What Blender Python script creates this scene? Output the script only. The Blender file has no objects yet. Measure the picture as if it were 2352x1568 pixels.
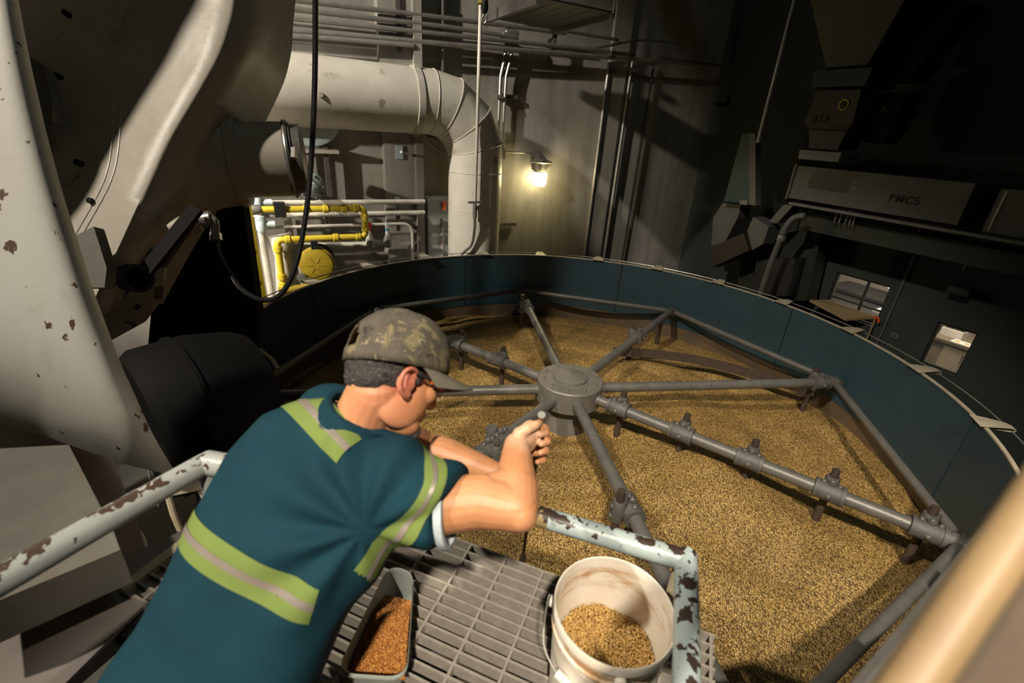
import bpy, bmesh, math, random
import numpy as np
from mathutils import Vector, Matrix, noise
from mathutils.bvhtree import BVHTree
random.seed(7)
scene = bpy.context.scene
COL = scene.collection

# ------------------------------------------------------------------ camera
CZ = 3.4                                   # camera height above the hall floor
FPX, PITCH, ROLL = 1073.955, 0.428405, 0.0677665
W_, H_ = 2352, 1568
_f = Vector((0, math.cos(PITCH), -math.sin(PITCH)))
_u = Vector((0, math.sin(PITCH), math.cos(PITCH)))
_r = Vector((1, 0, 0))
AX = (math.cos(ROLL)*_r + math.sin(ROLL)*_u)
AY = (-math.sin(ROLL)*_r + math.cos(ROLL)*_u)
AZ = _f
CAM = Vector((0, 0, CZ))
cd = bpy.data.cameras.new('camera')
cam = bpy.data.objects.new('camera', cd)
COL.objects.link(cam)
cd.sensor_width = 36.0
cd.lens = FPX/W_*36.0
cd.clip_start = 0.02
cam.matrix_world = Matrix(((AX.x, AY.x, -AZ.x, 0), (AX.y, AY.y, -AZ.y, 0), (AX.z, AY.z, -AZ.z, CZ), (0, 0, 0, 1)))
cd.dof.use_dof = True
cd.dof.focus_distance = 3.2
cd.dof.aperture_fstop = 2.4
scene.camera = cam

# ------------------------------------------------------------------ room axes
TH = math.radians(28.5)
NB = Vector((-math.sin(TH), math.cos(TH), 0))    # away from camera, into the back wall
MR = Vector((math.cos(TH), math.sin(TH), 0))     # along the back wall, into the right wall
DB, DR = 6.55, 7.2
Z = Vector((0, 0, 1))

# ------------------------------------------------------------------ world, large lights, exposure
wd = bpy.data.worlds.new('world'); scene.world = wd
wd.use_nodes = True
wd.node_tree.nodes['Background'].inputs[0].default_value = (0.35, 0.55, 0.5, 1)
wd.node_tree.nodes['Background'].inputs[1].default_value = 0.017
vs = scene.view_settings
vs.view_transform = 'Standard'; vs.look = 'None'; vs.gamma = 1.0; vs.use_curve_mapping = False
vs.exposure = -0.78

def light(name, kind, loc, energy, color, **kw):
    ld = bpy.data.lights.new(name, kind)
    ld.energy = energy; ld.color = color
    for k, v in kw.items(): setattr(ld, k, v)
    o = bpy.data.objects.new(name, ld); COL.objects.link(o); o.location = loc
    return o
def aim(o, p):
    o.rotation_euler = (Vector(p)-o.location).to_track_quat('-Z', 'Y').to_euler()

KEY = Vector((-6.4, -2.2, CZ+7.8))
key = light('floodlight', 'SPOT', KEY, 8200, (1.0, 0.90, 0.74), spot_size=math.radians(37), spot_blend=0.30, shadow_soft_size=0.16)
aim(key, (-0.8, 3.4, CZ-1.2))
work = light('ceiling_floodlight', 'SPOT', (-0.2, -4.8, CZ+6.6), 10500, (1.0, 0.88, 0.71), spot_size=math.radians(27), spot_blend=0.6, shadow_soft_size=0.2)
aim(work, (0.95, 1.6, CZ-1.7))
back = light('back_floodlight', 'SPOT', NB*3.6+MR*-4.6+Z*(CZ+3.6), 5000, (1.0, 0.92, 0.78), spot_size=math.radians(58), spot_blend=0.5, shadow_soft_size=0.10)
aim(back, NB*6.4+MR*0.1+Z*(CZ-0.3))
low = light('aisle_floodlight', 'SPOT', NB*3.0+MR*-4.8+Z*(CZ+0.7), 2600, (1.0, 0.90, 0.76), spot_size=math.radians(44), spot_blend=0.6, shadow_soft_size=0.08)
aim(low, NB*6.5+MR*-1.3+Z*(CZ-0.5))
fill = light('overhead_fill', 'AREA', (1.5, 2.2, CZ+5.6), 22, (0.85, 1.0, 0.92), size=0.8)  # soft fill added overhead to lift the dark areas, no real fixture
aim(fill, (1.2, 3.4, 0))

# ------------------------------------------------------------------ frames
def ray(u, v): return AZ + AX*((u-W_/2)/FPX) - AY*((v-H_/2)/FPX)
def AT(u, v, d): return CAM + ray(u, v)*d
def HZ(u, v, z):
    q = ray(u, v); return CAM + q*(z/q.z)
def WB(u, v, off=0.0):
    q = ray(u, v); return CAM + q*((DB-off)/q.dot(NB))
def WR(u, v, off=0.0):
    q = ray(u, v); return CAM + q*((DR-off)/q.dot(MR))
def px(p):
    q = Vector(p)-CAM; d = q.dot(AZ)
    return (W_/2+FPX*q.dot(AX)/d, H_/2-FPX*q.dot(AY)/d, d)

# ------------------------------------------------------------------ materials
def newmat(name):
    m = bpy.data.materials.new(name); m.use_nodes = True
    nt = m.node_tree; b = nt.nodes['Principled BSDF']
    return m, nt, b
def N(nt, t, **kw):
    n = nt.nodes.new(t)
    for k, v in kw.items():
        if isinstance(k, str) and hasattr(n, k): setattr(n, k, v)
    return n
def ramp(nt, fac, stops):
    r = nt.nodes.new('ShaderNodeValToRGB'); nt.links.new(fac, r.inputs[0])
    e = r.color_ramp.elements
    while len(e) < len(stops): e.new(0.5)
    for el, (p, c) in zip(e, stops):
        el.position = p; el.color = (*c, 1) if len(c) == 3 else c
    return r
def g3(v): return (v, v, v)
def noise_tex(nt, vec, scale, detail=6, rough=0.6, dist=0.0):
    n = nt.nodes.new('ShaderNodeTexNoise'); n.inputs['Scale'].default_value = scale
    n.inputs['Detail'].default_value = detail; n.inputs['Roughness'].default_value = rough
    n.inputs['Distortion'].default_value = dist
    if vec is not None: nt.links.new(vec, n.inputs['Vector'])
    return n
def mapping(nt, vec, scale=(1, 1, 1), loc=(0, 0, 0), rot=(0, 0, 0)):
    mp = nt.nodes.new('ShaderNodeMapping'); nt.links.new(vec, mp.inputs['Vector'])
    mp.inputs['Scale'].default_value = scale; mp.inputs['Location'].default_value = loc; mp.inputs['Rotation'].default_value = rot
    return mp.outputs[0]
def mixc(nt, fac, a, b):
    mx = nt.nodes.new('ShaderNodeMix'); mx.data_type = 'RGBA'
    if hasattr(fac, 'node'): nt.links.new(fac, mx.inputs[0])
    else: mx.inputs[0].default_value = fac
    for s, v in ((6, a), (7, b)):
        if hasattr(v, 'node'): nt.links.new(v, mx.inputs[s])
        else: mx.inputs[s].default_value = (*v, 1)
    return mx.outputs[2]
def bump(nt, b, h, strength, dist=0.01):
    bp = nt.nodes.new('ShaderNodeBump'); bp.inputs['Strength'].default_value = strength; bp.inputs['Distance'].default_value = dist
    nt.links.new(h, bp.inputs['Height']); nt.links.new(bp.outputs[0], b.inputs['Normal'])
    return bp
def paint(name, c1, c2=None, rough=0.5, metal=0.0, scale=6.0, bmp=0.0, bscale=40, chip=None, chip_scale=14, chip_at=0.62, top=0.0, stretch=(1, 1, 1), grime=None, grime_scale=3.0, grime_at=0.55, spec=0.5):
    m, nt, b = newmat(name)
    tc = nt.nodes.new('ShaderNodeTexCoord'); vec = tc.outputs['Object']
    sv = mapping(nt, vec, stretch) if stretch != (1, 1, 1) else vec
    n1 = noise_tex(nt, sv, scale, 8, 0.62)
    c2 = c2 or tuple(x*0.78 for x in c1)
    r = ramp(nt, n1.outputs[0], [(0.32, c2), (0.66, c1)])
    col = r.outputs[0]
    if grime:
        n3 = noise_tex(nt, sv, grime_scale, 7, 0.65)
        gr = ramp(nt, n3.outputs[0], [(grime_at, g3(0)), (grime_at+0.14, g3(1))])
        col = mixc(nt, gr.outputs[0], col, grime)
    if chip:
        n2 = noise_tex(nt, sv, chip_scale, 5, 0.55)
        f = n2.outputs[0]
        if top:
            ge = nt.nodes.new('ShaderNodeNewGeometry'); sp = nt.nodes.new('ShaderNodeSeparateXYZ')
            nt.links.new(ge.outputs['Normal'], sp.inputs[0])
            ma = nt.nodes.new('ShaderNodeMath'); ma.operation = 'MULTIPLY_ADD'
            nt.links.new(sp.outputs[2], ma.inputs[0]); ma.inputs[1].default_value = top; nt.links.new(f, ma.inputs[2])
            f = ma.outputs[0]
        cr = ramp(nt, f, [(chip_at, g3(0)), (chip_at+0.015, g3(1))])
        col = mixc(nt, cr.outputs[0], col, chip)
    nt.links.new(col, b.inputs['Base Color'])
    b.inputs['Roughness'].default_value = rough; b.inputs['Metallic'].default_value = metal
    b.inputs['Specular IOR Level'].default_value = spec
    if bmp:
        nb = noise_tex(nt, vec, bscale, 6, 0.6)
        bump(nt, b, nb.outputs[0], bmp, 0.01)
    return m

M = {}
def make_concrete():
    m, nt, b = newmat('concrete_wall')
    tc = nt.nodes.new('ShaderNodeTexCoord'); vec = tc.outputs['Object']
    n1 = noise_tex(nt, vec, 1.3, 9, 0.66)
    st = noise_tex(nt, mapping(nt, vec, (5, 5, 0.5)), 1.2, 8, 0.6)
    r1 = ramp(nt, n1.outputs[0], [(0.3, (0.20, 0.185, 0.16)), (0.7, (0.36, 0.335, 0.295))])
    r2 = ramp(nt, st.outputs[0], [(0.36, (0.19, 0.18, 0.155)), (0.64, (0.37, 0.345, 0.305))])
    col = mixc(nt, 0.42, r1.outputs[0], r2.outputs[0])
    nt.links.new(col, b.inputs['Base Color']); b.inputs['Roughness'].default_value = 0.85
    nb = noise_tex(nt, vec, 30, 6, 0.6); bump(nt, b, nb.outputs[0], 0.25, 0.01)
    return m
M['concrete'] = make_concrete()
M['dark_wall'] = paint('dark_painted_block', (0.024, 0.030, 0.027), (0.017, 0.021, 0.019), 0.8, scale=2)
M['floor'] = paint('floor_concrete', (0.12, 0.115, 0.10), (0.07, 0.068, 0.06), 0.8, scale=2, bmp=0.2)
M['ceiling'] = paint('ceiling_dark', (0.05, 0.05, 0.045), (0.035, 0.035, 0.03), 0.9, scale=2)
M['duct'] = paint('cream_painted_duct', (0.72, 0.68, 0.59), (0.62, 0.58, 0.50), 0.42, scale=4, bmp=0.12, bscale=25, chip=(0.40, 0.36, 0.29), chip_scale=3.2, chip_at=0.66, grime=(0.42, 0.37, 0.28), grime_scale=5, grime_at=0.6)
M['housing'] = paint('cream_housing_paint', (0.43, 0.39, 0.33), (0.35, 0.315, 0.26), 0.42, scale=3, bmp=0.2, bscale=14, chip=(0.03, 0.028, 0.022), chip_scale=9, chip_at=0.76, grime=(0.30, 0.255, 0.19), grime_scale=2.2, grime_at=0.6)
M['housing_worn'] = paint('worn_housing_paint', (0.42, 0.39, 0.31), (0.34, 0.31, 0.25), 0.5, scale=6, bmp=0.25, bscale=20, chip=(0.05, 0.03, 0.018), chip_scale=6, chip_at=0.53)
M['chute'] = paint('white_chute_paint', (0.80, 0.79, 0.73), (0.70, 0.68, 0.62), 0.42, scale=2.5, bmp=0.06, bscale=30, chip=(0.13, 0.075, 0.045), chip_scale=20, chip_at=0.668, stretch=(1, 1, 0.6), grime=(0.56, 0.50, 0.42), grime_scale=2.0, grime_at=0.55)
M['rail'] = paint('pale_blue_chipped_paint', (0.36, 0.43, 0.43), (0.31, 0.37, 0.37), 0.36, scale=8, bmp=0.10, bscale=60, chip=(0.040, 0.026, 0.02), chip_scale=30, chip_at=0.70, top=0.20)
M['rail_white'] = paint('white_chipped_paint', (0.30, 0.32, 0.31), (0.25, 0.27, 0.26), 0.36, scale=8, bmp=0.10, bscale=60, chip=(0.05, 0.03, 0.022), chip_scale=26, chip_at=0.70, top=0.20)
M['rail_tan'] = paint('tan_chipped_paint', (0.36, 0.27, 0.13), (0.28, 0.2, 0.09), 0.5, chip=(0.04, 0.025, 0.015), chip_scale=38, chip_at=0.55, top=0.12)
M['cream'] = paint('cream_paint_edge', (0.62, 0.54, 0.38), (0.50, 0.42, 0.28), 0.6, scale=30, bmp=0.3, bscale=80)
M['tank_blue'] = paint('blue_tank_paint', (0.024, 0.056, 0.074), (0.019, 0.045, 0.060), 0.45, scale=3, chip=(0.16, 0.17, 0.16), chip_scale=16, chip_at=0.755)
M['tank_dusty'] = paint('dusty_brown_steel', (0.13, 0.085, 0.045), (0.08, 0.06, 0.04), 0.6, scale=5)
M['tank_rim'] = paint('cream_rim_steel', (0.42, 0.37, 0.28), (0.34, 0.29, 0.22), 0.5, scale=9)
M['steel'] = paint('dark_grey_pipe_steel', (0.14, 0.133, 0.123), (0.10, 0.095, 0.088), 0.42, 0.25, scale=9, bmp=0.15, bscale=60)
M['cast'] = paint('cast_iron_clamp', (0.105, 0.10, 0.094), (0.075, 0.072, 0.067), 0.55, 0.2, scale=20, bmp=0.35, bscale=90)
M['hub'] = paint('hub_dusty_steel', (0.16, 0.15, 0.134), (0.12, 0.113, 0.102), 0.5, 0.15, scale=8, bmp=0.1)
M['tine'] = paint('rusty_tine_steel', (0.075, 0.052, 0.04), (0.045, 0.032, 0.026), 0.6, 0.3, scale=25)
M['galv'] = paint('galvanised_conduit', (0.36, 0.35, 0.32), (0.27, 0.26, 0.24), 0.35, 0.6, scale=10)
M['pipe_white'] = paint('white_pipe_paint', (0.55, 0.52, 0.46), (0.45, 0.42, 0.37), 0.45, scale=10)
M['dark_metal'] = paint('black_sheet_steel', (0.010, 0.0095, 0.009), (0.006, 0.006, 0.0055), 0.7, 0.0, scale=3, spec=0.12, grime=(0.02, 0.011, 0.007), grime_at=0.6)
M['black'] = paint('black_rubber', (0.02, 0.02, 0.02), (0.013, 0.013, 0.013), 0.45)
M['yellow'] = paint('yellow_gas_paint', (0.68, 0.52, 0.045), (0.58, 0.43, 0.03), 0.42, scale=8)
M['yellow_dk'] = paint('ochre_yellow_paint', (0.42, 0.30, 0.02), (0.32, 0.22, 0.015), 0.5, scale=8)
M['paleblue'] = paint('pale_blue_enamel', (0.50, 0.60, 0.62), (0.43, 0.52, 0.54), 0.4)
M['cabinet_grey'] = paint('grey_green_enamel', (0.33, 0.36, 0.33), (0.28, 0.31, 0.285), 0.45)
M['orange'] = paint('orange_plastic', (0.75, 0.12, 0.02), None, 0.4)
M['red'] = paint('red_plastic', (0.5, 0.03, 0.03), None, 0.4)
M['blue_plastic'] = paint('blue_plastic', (0.02, 0.25, 0.45), None, 0.4)
M['white_plastic'] = paint('white_plastic', (0.70, 0.66, 0.60), (0.64, 0.59, 0.52), 0.38, scale=4)
M['bottle'] = paint('translucent_bottle', (0.52, 0.50, 0.46), None, 0.35)
M['block'] = paint('grey_guard_paint', (0.15, 0.14, 0.118), (0.11, 0.107, 0.094), 0.55, scale=7, grime=(0.13, 0.11, 0.08), grime_scale=4)
M['plate'] = paint('white_plate_paint', (0.20, 0.175, 0.16), (0.17, 0.15, 0.135), 0.5, scale=4, chip=(0.06, 0.05, 0.045), chip_scale=18, chip_at=0.74)
M['grate'] = paint('grey_grating', (0.33, 0.30, 0.26), (0.25, 0.225, 0.19), 0.6, scale=30, grime=(0.20, 0.12, 0.06), grime_scale=3.0, grime_at=0.56)
M['teal'] = paint('teal_panel', (0.005, 0.034, 0.038), None, 0.5)
M['grey_panel'] = paint('grey_conveyor_panel', (0.09, 0.088, 0.082), (0.07, 0.068, 0.064), 0.5, scale=2)
M['green_dark'] = paint('dark_green_steel', (0.015, 0.018, 0.013), (0.011, 0.0135, 0.010), 0.6)
M['brown_dark'] = paint('dark_brown_steel', (0.028, 0.021, 0.014), (0.020, 0.015, 0.010), 0.6)
M['ink'] = paint('stencil_black', (0.008, 0.009, 0.01), None, 0.7)
M['emblem'] = paint('yellow_emblem', (0.45, 0.32, 0.02), None, 0.6)
M['wood'] = paint('grey_wood_laminate', (0.38, 0.31, 0.22), (0.27, 0.215, 0.15), 0.5, scale=10, stretch=(9, 9, 0.6))
M['counter'] = paint('brown_counter', (0.20, 0.155, 0.11), None, 0.4)
M['paper'] = paint('white_paper', (0.75, 0.73, 0.68), None, 0.8)
M['paper_mark'] = paint('orange_print', (0.65, 0.33, 0.06), None, 0.8)
M['office_wall'] = paint('office_wall', (0.34, 0.29, 0.235), None, 0.8)
M['office_grey'] = paint('office_grey_wall', (0.26, 0.25, 0.245), None, 0.8)
M['table_tan'] = paint('tan_ledge', (0.27, 0.20, 0.10), None, 0.6)
M['near'] = paint('tan_near_rail', (0.34, 0.235, 0.12), (0.27, 0.18, 0.095), 0.5, scale=14)
M['near_plate'] = paint('brown_grey_near_plate', (0.15, 0.11, 0.075), (0.10, 0.08, 0.06), 0.55, scale=12)

def make_glass(name, tint=(0.3, 0.33, 0.33), alpha=0.06):
    m, nt, b = newmat(name)
    b.inputs['Base Color'].default_value = (*tint, 1); b.inputs['Roughness'].default_value = 0.05
    b.inputs['Alpha'].default_value = alpha
    return m
M['glass'] = make_glass('window_glass')
M['lens'] = make_glass('spectacle_lens', (0.75, 0.68, 0.45), 0.35)
def make_emit(name, col, s):
    m, nt, b = newmat(name)
    b.inputs['Base Color'].default_value = (*col, 1)
    b.inputs['Emission Color'].default_value = (*col, 1); b.inputs['Emission Strength'].default_value = s
    return m
M['globe'] = make_emit('lit_lamp_globe', (1.0, 0.84, 0.46), 55.0)
M['office_lamp'] = make_emit('lit_office_panel', (1.0, 0.9, 0.75), 3.0)

def make_grain(name, cA, cB, cC, scale, bstr, bdist):
    m, nt, b = newmat(name)
    tc = nt.nodes.new('ShaderNodeTexCoord'); vec = tc.outputs['Object']
    wv = noise_tex(nt, vec, scale*0.25, 3, 0.5)
    add = nt.nodes.new('ShaderNodeVectorMath'); add.operation = 'MULTIPLY_ADD'
    nt.links.new(wv.outputs['Color'], add.inputs[0]); add.inputs[1].default_value = g3(2.2/scale); nt.links.new(vec, add.inputs[2])
    vo = nt.nodes.new('ShaderNodeTexVoronoi'); vo.inputs['Scale'].default_value = scale
    nt.links.new(mapping(nt, add.outputs[0], (1.0, 0.62, 0.8)), vo.inputs['Vector'])
    sep = nt.nodes.new('ShaderNodeSeparateColor'); nt.links.new(vo.outputs['Color'], sep.inputs[0])
    r = ramp(nt, sep.outputs[0], [(0.0, cC), (0.45, cB), (1.0, cA)])
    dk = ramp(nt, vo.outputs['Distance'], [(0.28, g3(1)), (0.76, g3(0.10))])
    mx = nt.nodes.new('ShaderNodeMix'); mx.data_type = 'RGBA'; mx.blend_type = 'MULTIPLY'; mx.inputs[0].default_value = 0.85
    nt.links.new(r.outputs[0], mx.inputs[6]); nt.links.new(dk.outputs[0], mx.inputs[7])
    big = noise_tex(nt, vec, 3.0, 5, 0.6)
    br = ramp(nt, big.outputs[0], [(0.3, g3(0.72)), (0.7, g3(1.12))])
    mx2 = nt.nodes.new('ShaderNodeMix'); mx2.data_type = 'RGBA'; mx2.blend_type = 'MULTIPLY'; mx2.inputs[0].default_value = 1
    nt.links.new(mx.outputs[2], mx2.inputs[6]); nt.links.new(br.outputs[0], mx2.inputs[7])
    nt.links.new(mx2.outputs[2], b.inputs['Base Color']); b.inputs['Roughness'].default_value = 0.42
    inv = nt.nodes.new('ShaderNodeMath'); inv.operation = 'SUBTRACT'; inv.inputs[0].default_value = 1.0
    nt.links.new(vo.outputs['Distance'], inv.inputs[1])
    bump(nt, b, inv.outputs[0], bstr, bdist)
    return m
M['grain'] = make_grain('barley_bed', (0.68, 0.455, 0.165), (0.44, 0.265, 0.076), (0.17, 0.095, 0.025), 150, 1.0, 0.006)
def make_kernel(name, cA, cB, cC):
    m, nt, b = newmat(name)
    ge = nt.nodes.new('ShaderNodeNewGeometry')
    r = ramp(nt, ge.outputs['Random Per Island'], [(0.0, cC), (0.4, cB), (1.0, cA)])
    nt.links.new(r.outputs[0], b.inputs['Base Color']); b.inputs['Roughness'].default_value = 0.4
    return m
M['kernel_gold'] = make_kernel('golden_kernels', (0.72, 0.48, 0.18), (0.52, 0.31, 0.09), (0.26, 0.13, 0.03))
M['kernel_shaded'] = make_kernel('shade_red_kernels', (0.60, 0.30, 0.075), (0.42, 0.165, 0.033), (0.20, 0.06, 0.013))  # same grain turned darker and redder, shade put into the colour

def make_cloth(name, c1, c2, bs=0.35, sc=14, weave=900, rough=0.85):
    m, nt, b = newmat(name)
    tc = nt.nodes.new('ShaderNodeTexCoord'); vec = tc.outputs['Object']
    n1 = noise_tex(nt, vec, 5, 5, 0.6)
    r = ramp(nt, n1.outputs[0], [(0.3, c2), (0.7, c1)])
    nt.links.new(r.outputs[0], b.inputs['Base Color']); b.inputs['Roughness'].default_value = rough
    b.inputs['Specular IOR Level'].default_value = 0.15
    n2 = noise_tex(nt, vec, sc, 4, 0.5, 0.6)
    bump(nt, b, n2.outputs[0], bs, 0.02)
    return m
M['shirt'] = make_cloth('teal_navy_twill', (0.005, 0.032, 0.047), (0.0038, 0.024, 0.037), 0.16, 11)
M['trousers'] = make_cloth('navy_trousers', (0.012, 0.025, 0.045), (0.01, 0.02, 0.035))
M['hivis'] = make_cloth('lime_hivis_tape', (0.14, 0.19, 0.052), (0.115, 0.157, 0.041), 0.12)
M['silver'] = paint('silver_reflective_tape', (0.24, 0.205, 0.18), (0.19, 0.165, 0.145), 0.45, 0.3, scale=12)
M['undershirt'] = make_cloth('pale_undershirt', (0.45, 0.52, 0.55), (0.38, 0.44, 0.47))
M['leather'] = paint('dark_boot_leather', (0.03, 0.022, 0.016), None, 0.5)

# ------------------------------------------------------------------ mesh builder
WORLD_LOC = {}
def basis(d, up=None):
    d = Vector(d).normalized()
    up = Vector(up) if up is not None else (Vector((0, 0, 1)) if abs(d.z) < 0.95 else Vector((1, 0, 0)))
    x = up.cross(d)
    if x.length < 1e-6: x = Vector((1, 0, 0)).cross(d)
    x.normalize(); y = d.cross(x)
    return x, y, d
class MB:
    def __init__(s): s.v = []; s.f = []
    def add(s, vs, fs):
        o = len(s.v); s.v += [Vector(p) for p in vs]; s.f += [tuple(i+o for i in f) for f in fs]; return s
    def hexa(s, p):          # 8 points: bottom 4 (ccw), top 4
        return s.add(p, [(3, 2, 1, 0), (4, 5, 6, 7), (0, 1, 5, 4), (1, 2, 6, 5), (2, 3, 7, 6), (3, 0, 4, 7)])
    def box(s, c, ex, ey, ez):   # half-extent vectors
        c, ex, ey, ez = Vector(c), Vector(ex), Vector(ey), Vector(ez)
        return s.hexa([c-ex-ey-ez, c+ex-ey-ez, c+ex+ey-ez, c-ex+ey-ez, c-ex-ey+ez, c+ex-ey+ez, c+ex+ey+ez, c-ex+ey+ez])
    def bar(s, p0, p1, w, h, up=None):
        p0, p1 = Vector(p0), Vector(p1); x, y, d = basis(p1-p0, up)
        return s.box((p0+p1)/2, x*w/2, y*h/2, (p1-p0)/2)
    def tube(s, pts, r, n=10, caps=True):
        pts = [Vector(p) for p in pts]; k = len(pts)
        rs = r if isinstance(r, (list, tuple)) else [r]*k
        tang = []
        for i in range(k):
            a = pts[max(0, i-1)]; b = pts[min(k-1, i+1)]
            t = (b-a); tang.append(t.normalized() if t.length > 1e-9 else Vector((0, 0, 1)))
        x, y, _ = basis(tang[0]); vs = []
        for i in range(k):
            t = tang[i]; x = (x-t*x.dot(t)); x = x.normalized() if x.length > 1e-6 else basis(t)[0]; y = t.cross(x)
            m = 1.0
            if 0 < i < k-1:
                d1 = (pts[i]-pts[i-1]).normalized(); c = max(0.4, d1.dot(t)); m = 1.0/c if c < 0.98 else 1.0
            for j in range(n):
                an = 2*math.pi*j/n; vs.append(pts[i]+(x*math.cos(an)+y*math.sin(an))*rs[i]*(1 if m == 1 else min(m, 1.15)))
        fs = [(i*n+j, i*n+(j+1) % n, (i+1)*n+(j+1) % n, (i+1)*n+j) for i in range(k-1) for j in range(n)]
        if caps: fs += [tuple(reversed(range(n))), tuple((k-1)*n+j for j in range(n))]
        return s.add(vs, fs)
    def lathe(s, o, d, prof, n=24, up=None, caps=True, a0=0.0, a1=2*math.pi):   # prof: [(radius, height)]
        o = Vector(o); x, y, d = basis(d, up); vs = []
        full = abs(a1-a0-2*math.pi) < 1e-6; m = n if full else n+1
        for r, h in prof:
            for j in range(m):
                an = a0+(a1-a0)*j/n; vs.append(o+d*h+(x*math.cos(an)+y*math.sin(an))*r)
        k = len(prof); fs = []
        for i in range(k-1):
            for j in range(n):
                jn = (j+1) % m if full else j+1
                fs.append((i*m+j, i*m+jn, (i+1)*m+jn, (i+1)*m+j))
        if caps and full:
            if prof[0][0] > 1e-5: fs.append(tuple(reversed(range(m))))
            if prof[-1][0] > 1e-5: fs.append(tuple((k-1)*m+j for j in range(m)))
        return s.add(vs, fs)
    def grid(s, rows, thick=0.0, flip=False):     # rows of points -> surface (with a second skin when thick)
        k, n = len(rows), len(rows[0]); P = [[Vector(p) for p in r] for r in rows]
        def nrm(i, j):
            a = P[min(i+1, k-1)][j]-P[max(i-1, 0)][j]; b = P[i][min(j+1, n-1)]-P[i][max(j-1, 0)]
            c = a.cross(b); return c.normalized() if c.length > 1e-9 else Vector((0, 0, 1))
        fs = [(i*n+j, i*n+j+1, (i+1)*n+j+1, (i+1)*n+j) for i in range(k-1) for j in range(n-1)]
        if flip: fs = [tuple(reversed(f)) for f in fs]
        vs = [p for r in P for p in r]
        if thick:
            sg = -thick if not flip else thick
            back = [P[i][j]-nrm(i, j)*(-sg) for i in range(k) for j in range(n)]
            o = k*n; fs2 = [tuple(reversed([i+o for i in f])) for f in fs]
            ring = [(0, j) for j in range(n)]+[(i, n-1) for i in range(1, k)]+[(k-1, j) for j in range(n-2, -1, -1)]+[(i, 0) for i in range(k-2, 0, -1)]
            idx = [i*n+j for i, j in ring]
            sd = [(idx[q], idx[(q+1) % len(idx)], idx[(q+1) % len(idx)]+o, idx[q]+o) for q in range(len(idx))]
            vs += back; fs = fs+fs2+sd
        return s.add(vs, fs)
    def ball(s, c, rx, ry=None, rz=None, ex=None, ey=None, ez=None, nu=16, nv=10):
        ry = ry or rx; rz = rz or rx; c = Vector(c)
        ex = Vector(ex or (1, 0, 0)); ey = Vector(ey or (0, 1, 0)); ez = Vector(ez or (0, 0, 1)); vs = [c-ez*rz]
        for i in range(1, nv):
            t = math.pi*i/nv
            for j in range(nu):
                p = 2*math.pi*j/nu; vs.append(c+ex*(rx*math.sin(t)*math.cos(p))+ey*(ry*math.sin(t)*math.sin(p))-ez*(rz*math.cos(t)))
        vs.append(c+ez*rz); fs = [(0, 1+(j+1) % nu, 1+j) for j in range(nu)]
        for i in range(nv-2):
            for j in range(nu):
                a = 1+i*nu+j; b = 1+i*nu+(j+1) % nu; fs.append((a, b, b+nu, a+nu))
        e = len(vs)-1; fs += [(1+(nv-2)*nu+j, 1+(nv-2)*nu+(j+1) % nu, e) for j in range(nu)]
        return s.add(vs, fs)
    def mesh(s, name, mat, off=Vector((0, 0, 0)), smooth=True, angle=32):
        me = bpy.data.meshes.new(name)
        me.from_pydata([tuple(p-off) for p in s.v], [], s.f)
        bm = bmesh.new(); bm.from_mesh(me); bmesh.ops.recalc_face_normals(bm, faces=bm.faces); bm.to_mesh(me); bm.free()
        if smooth:
            me.polygons.foreach_set('use_smooth', [True]*len(me.polygons)); me.set_sharp_from_angle(angle=math.radians(angle))
        if mat: me.materials.append(M[mat] if isinstance(mat, str) else mat)
        return me
    def build(s, name, mat, parent=None, smooth=True, angle=32, base=None):
        if parent is not None: off = WORLD_LOC[parent.name]
        elif base is not None: off = Vector(base)
        else:
            xs = [p.x for p in s.v]; ys = [p.y for p in s.v]; zs = [p.z for p in s.v]
            off = Vector(((min(xs)+max(xs))/2, (min(ys)+max(ys))/2, min(zs)))
        o = bpy.data.objects.new(name, s.mesh(name, mat, off, smooth, angle)); COL.objects.link(o)
        if parent is not None: o.parent = parent
        else: o.location = off
        WORLD_LOC[o.name] = off
        return o
def tag(o, label=None, cat=None, group=None, kind=None):
    if label: o['label'] = label
    if cat: o['category'] = cat
    if group: o['group'] = group
    if kind: o['kind'] = kind
    return o
def thing(name, loc, label, cat, group=None):
    o = bpy.data.objects.new(name, None); COL.objects.link(o); o.location = loc; o.empty_display_size = 0.1
    WORLD_LOC[o.name] = Vector(loc)
    return tag(o, label, cat, group)
def struct(o): o['kind'] = 'structure'; return o
def inst(name, mesh, mw, parent):        # shared-mesh piece; mw = world matrix
    o = bpy.data.objects.new(name, mesh); COL.objects.link(o); o.parent = parent
    o.matrix_local = Matrix.Translation(-WORLD_LOC[parent.name]) @ mw
    WORLD_LOC[o.name] = WORLD_LOC[parent.name]
    return o
def mat4(x, y, z, t):
    return Matrix(((x.x, y.x, z.x, t.x), (x.y, y.y, z.y, t.y), (x.z, y.z, z.z, t.z), (0, 0, 0, 1)))
def smooth_path(pts, k=6):     # Catmull-Rom
    pts = [Vector(p) for p in pts]; out = []
    for i in range(len(pts)-1):
        p0 = pts[max(0, i-1)]; p1 = pts[i]; p2 = pts[i+1]; p3 = pts[min(len(pts)-1, i+2)]
        for j in range(k):
            t = j/k; out.append(0.5*((2*p1)+(p2-p0)*t+(2*p0-5*p1+4*p2-p3)*t*t+(3*p1-p0-3*p2+p3)*t**3))
    out.append(pts[-1]); return out
def interp(tab, t):            # tab of (t, *values)
    for a, b in zip(tab, tab[1:]):
        if t <= b[0]:
            q = (t-a[0])/(b[0]-a[0]); q = max(0, q)
            return [x+(y-x)*q for x, y in zip(a[1:], b[1:])]
    return list(tab[-1][1:])
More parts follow.
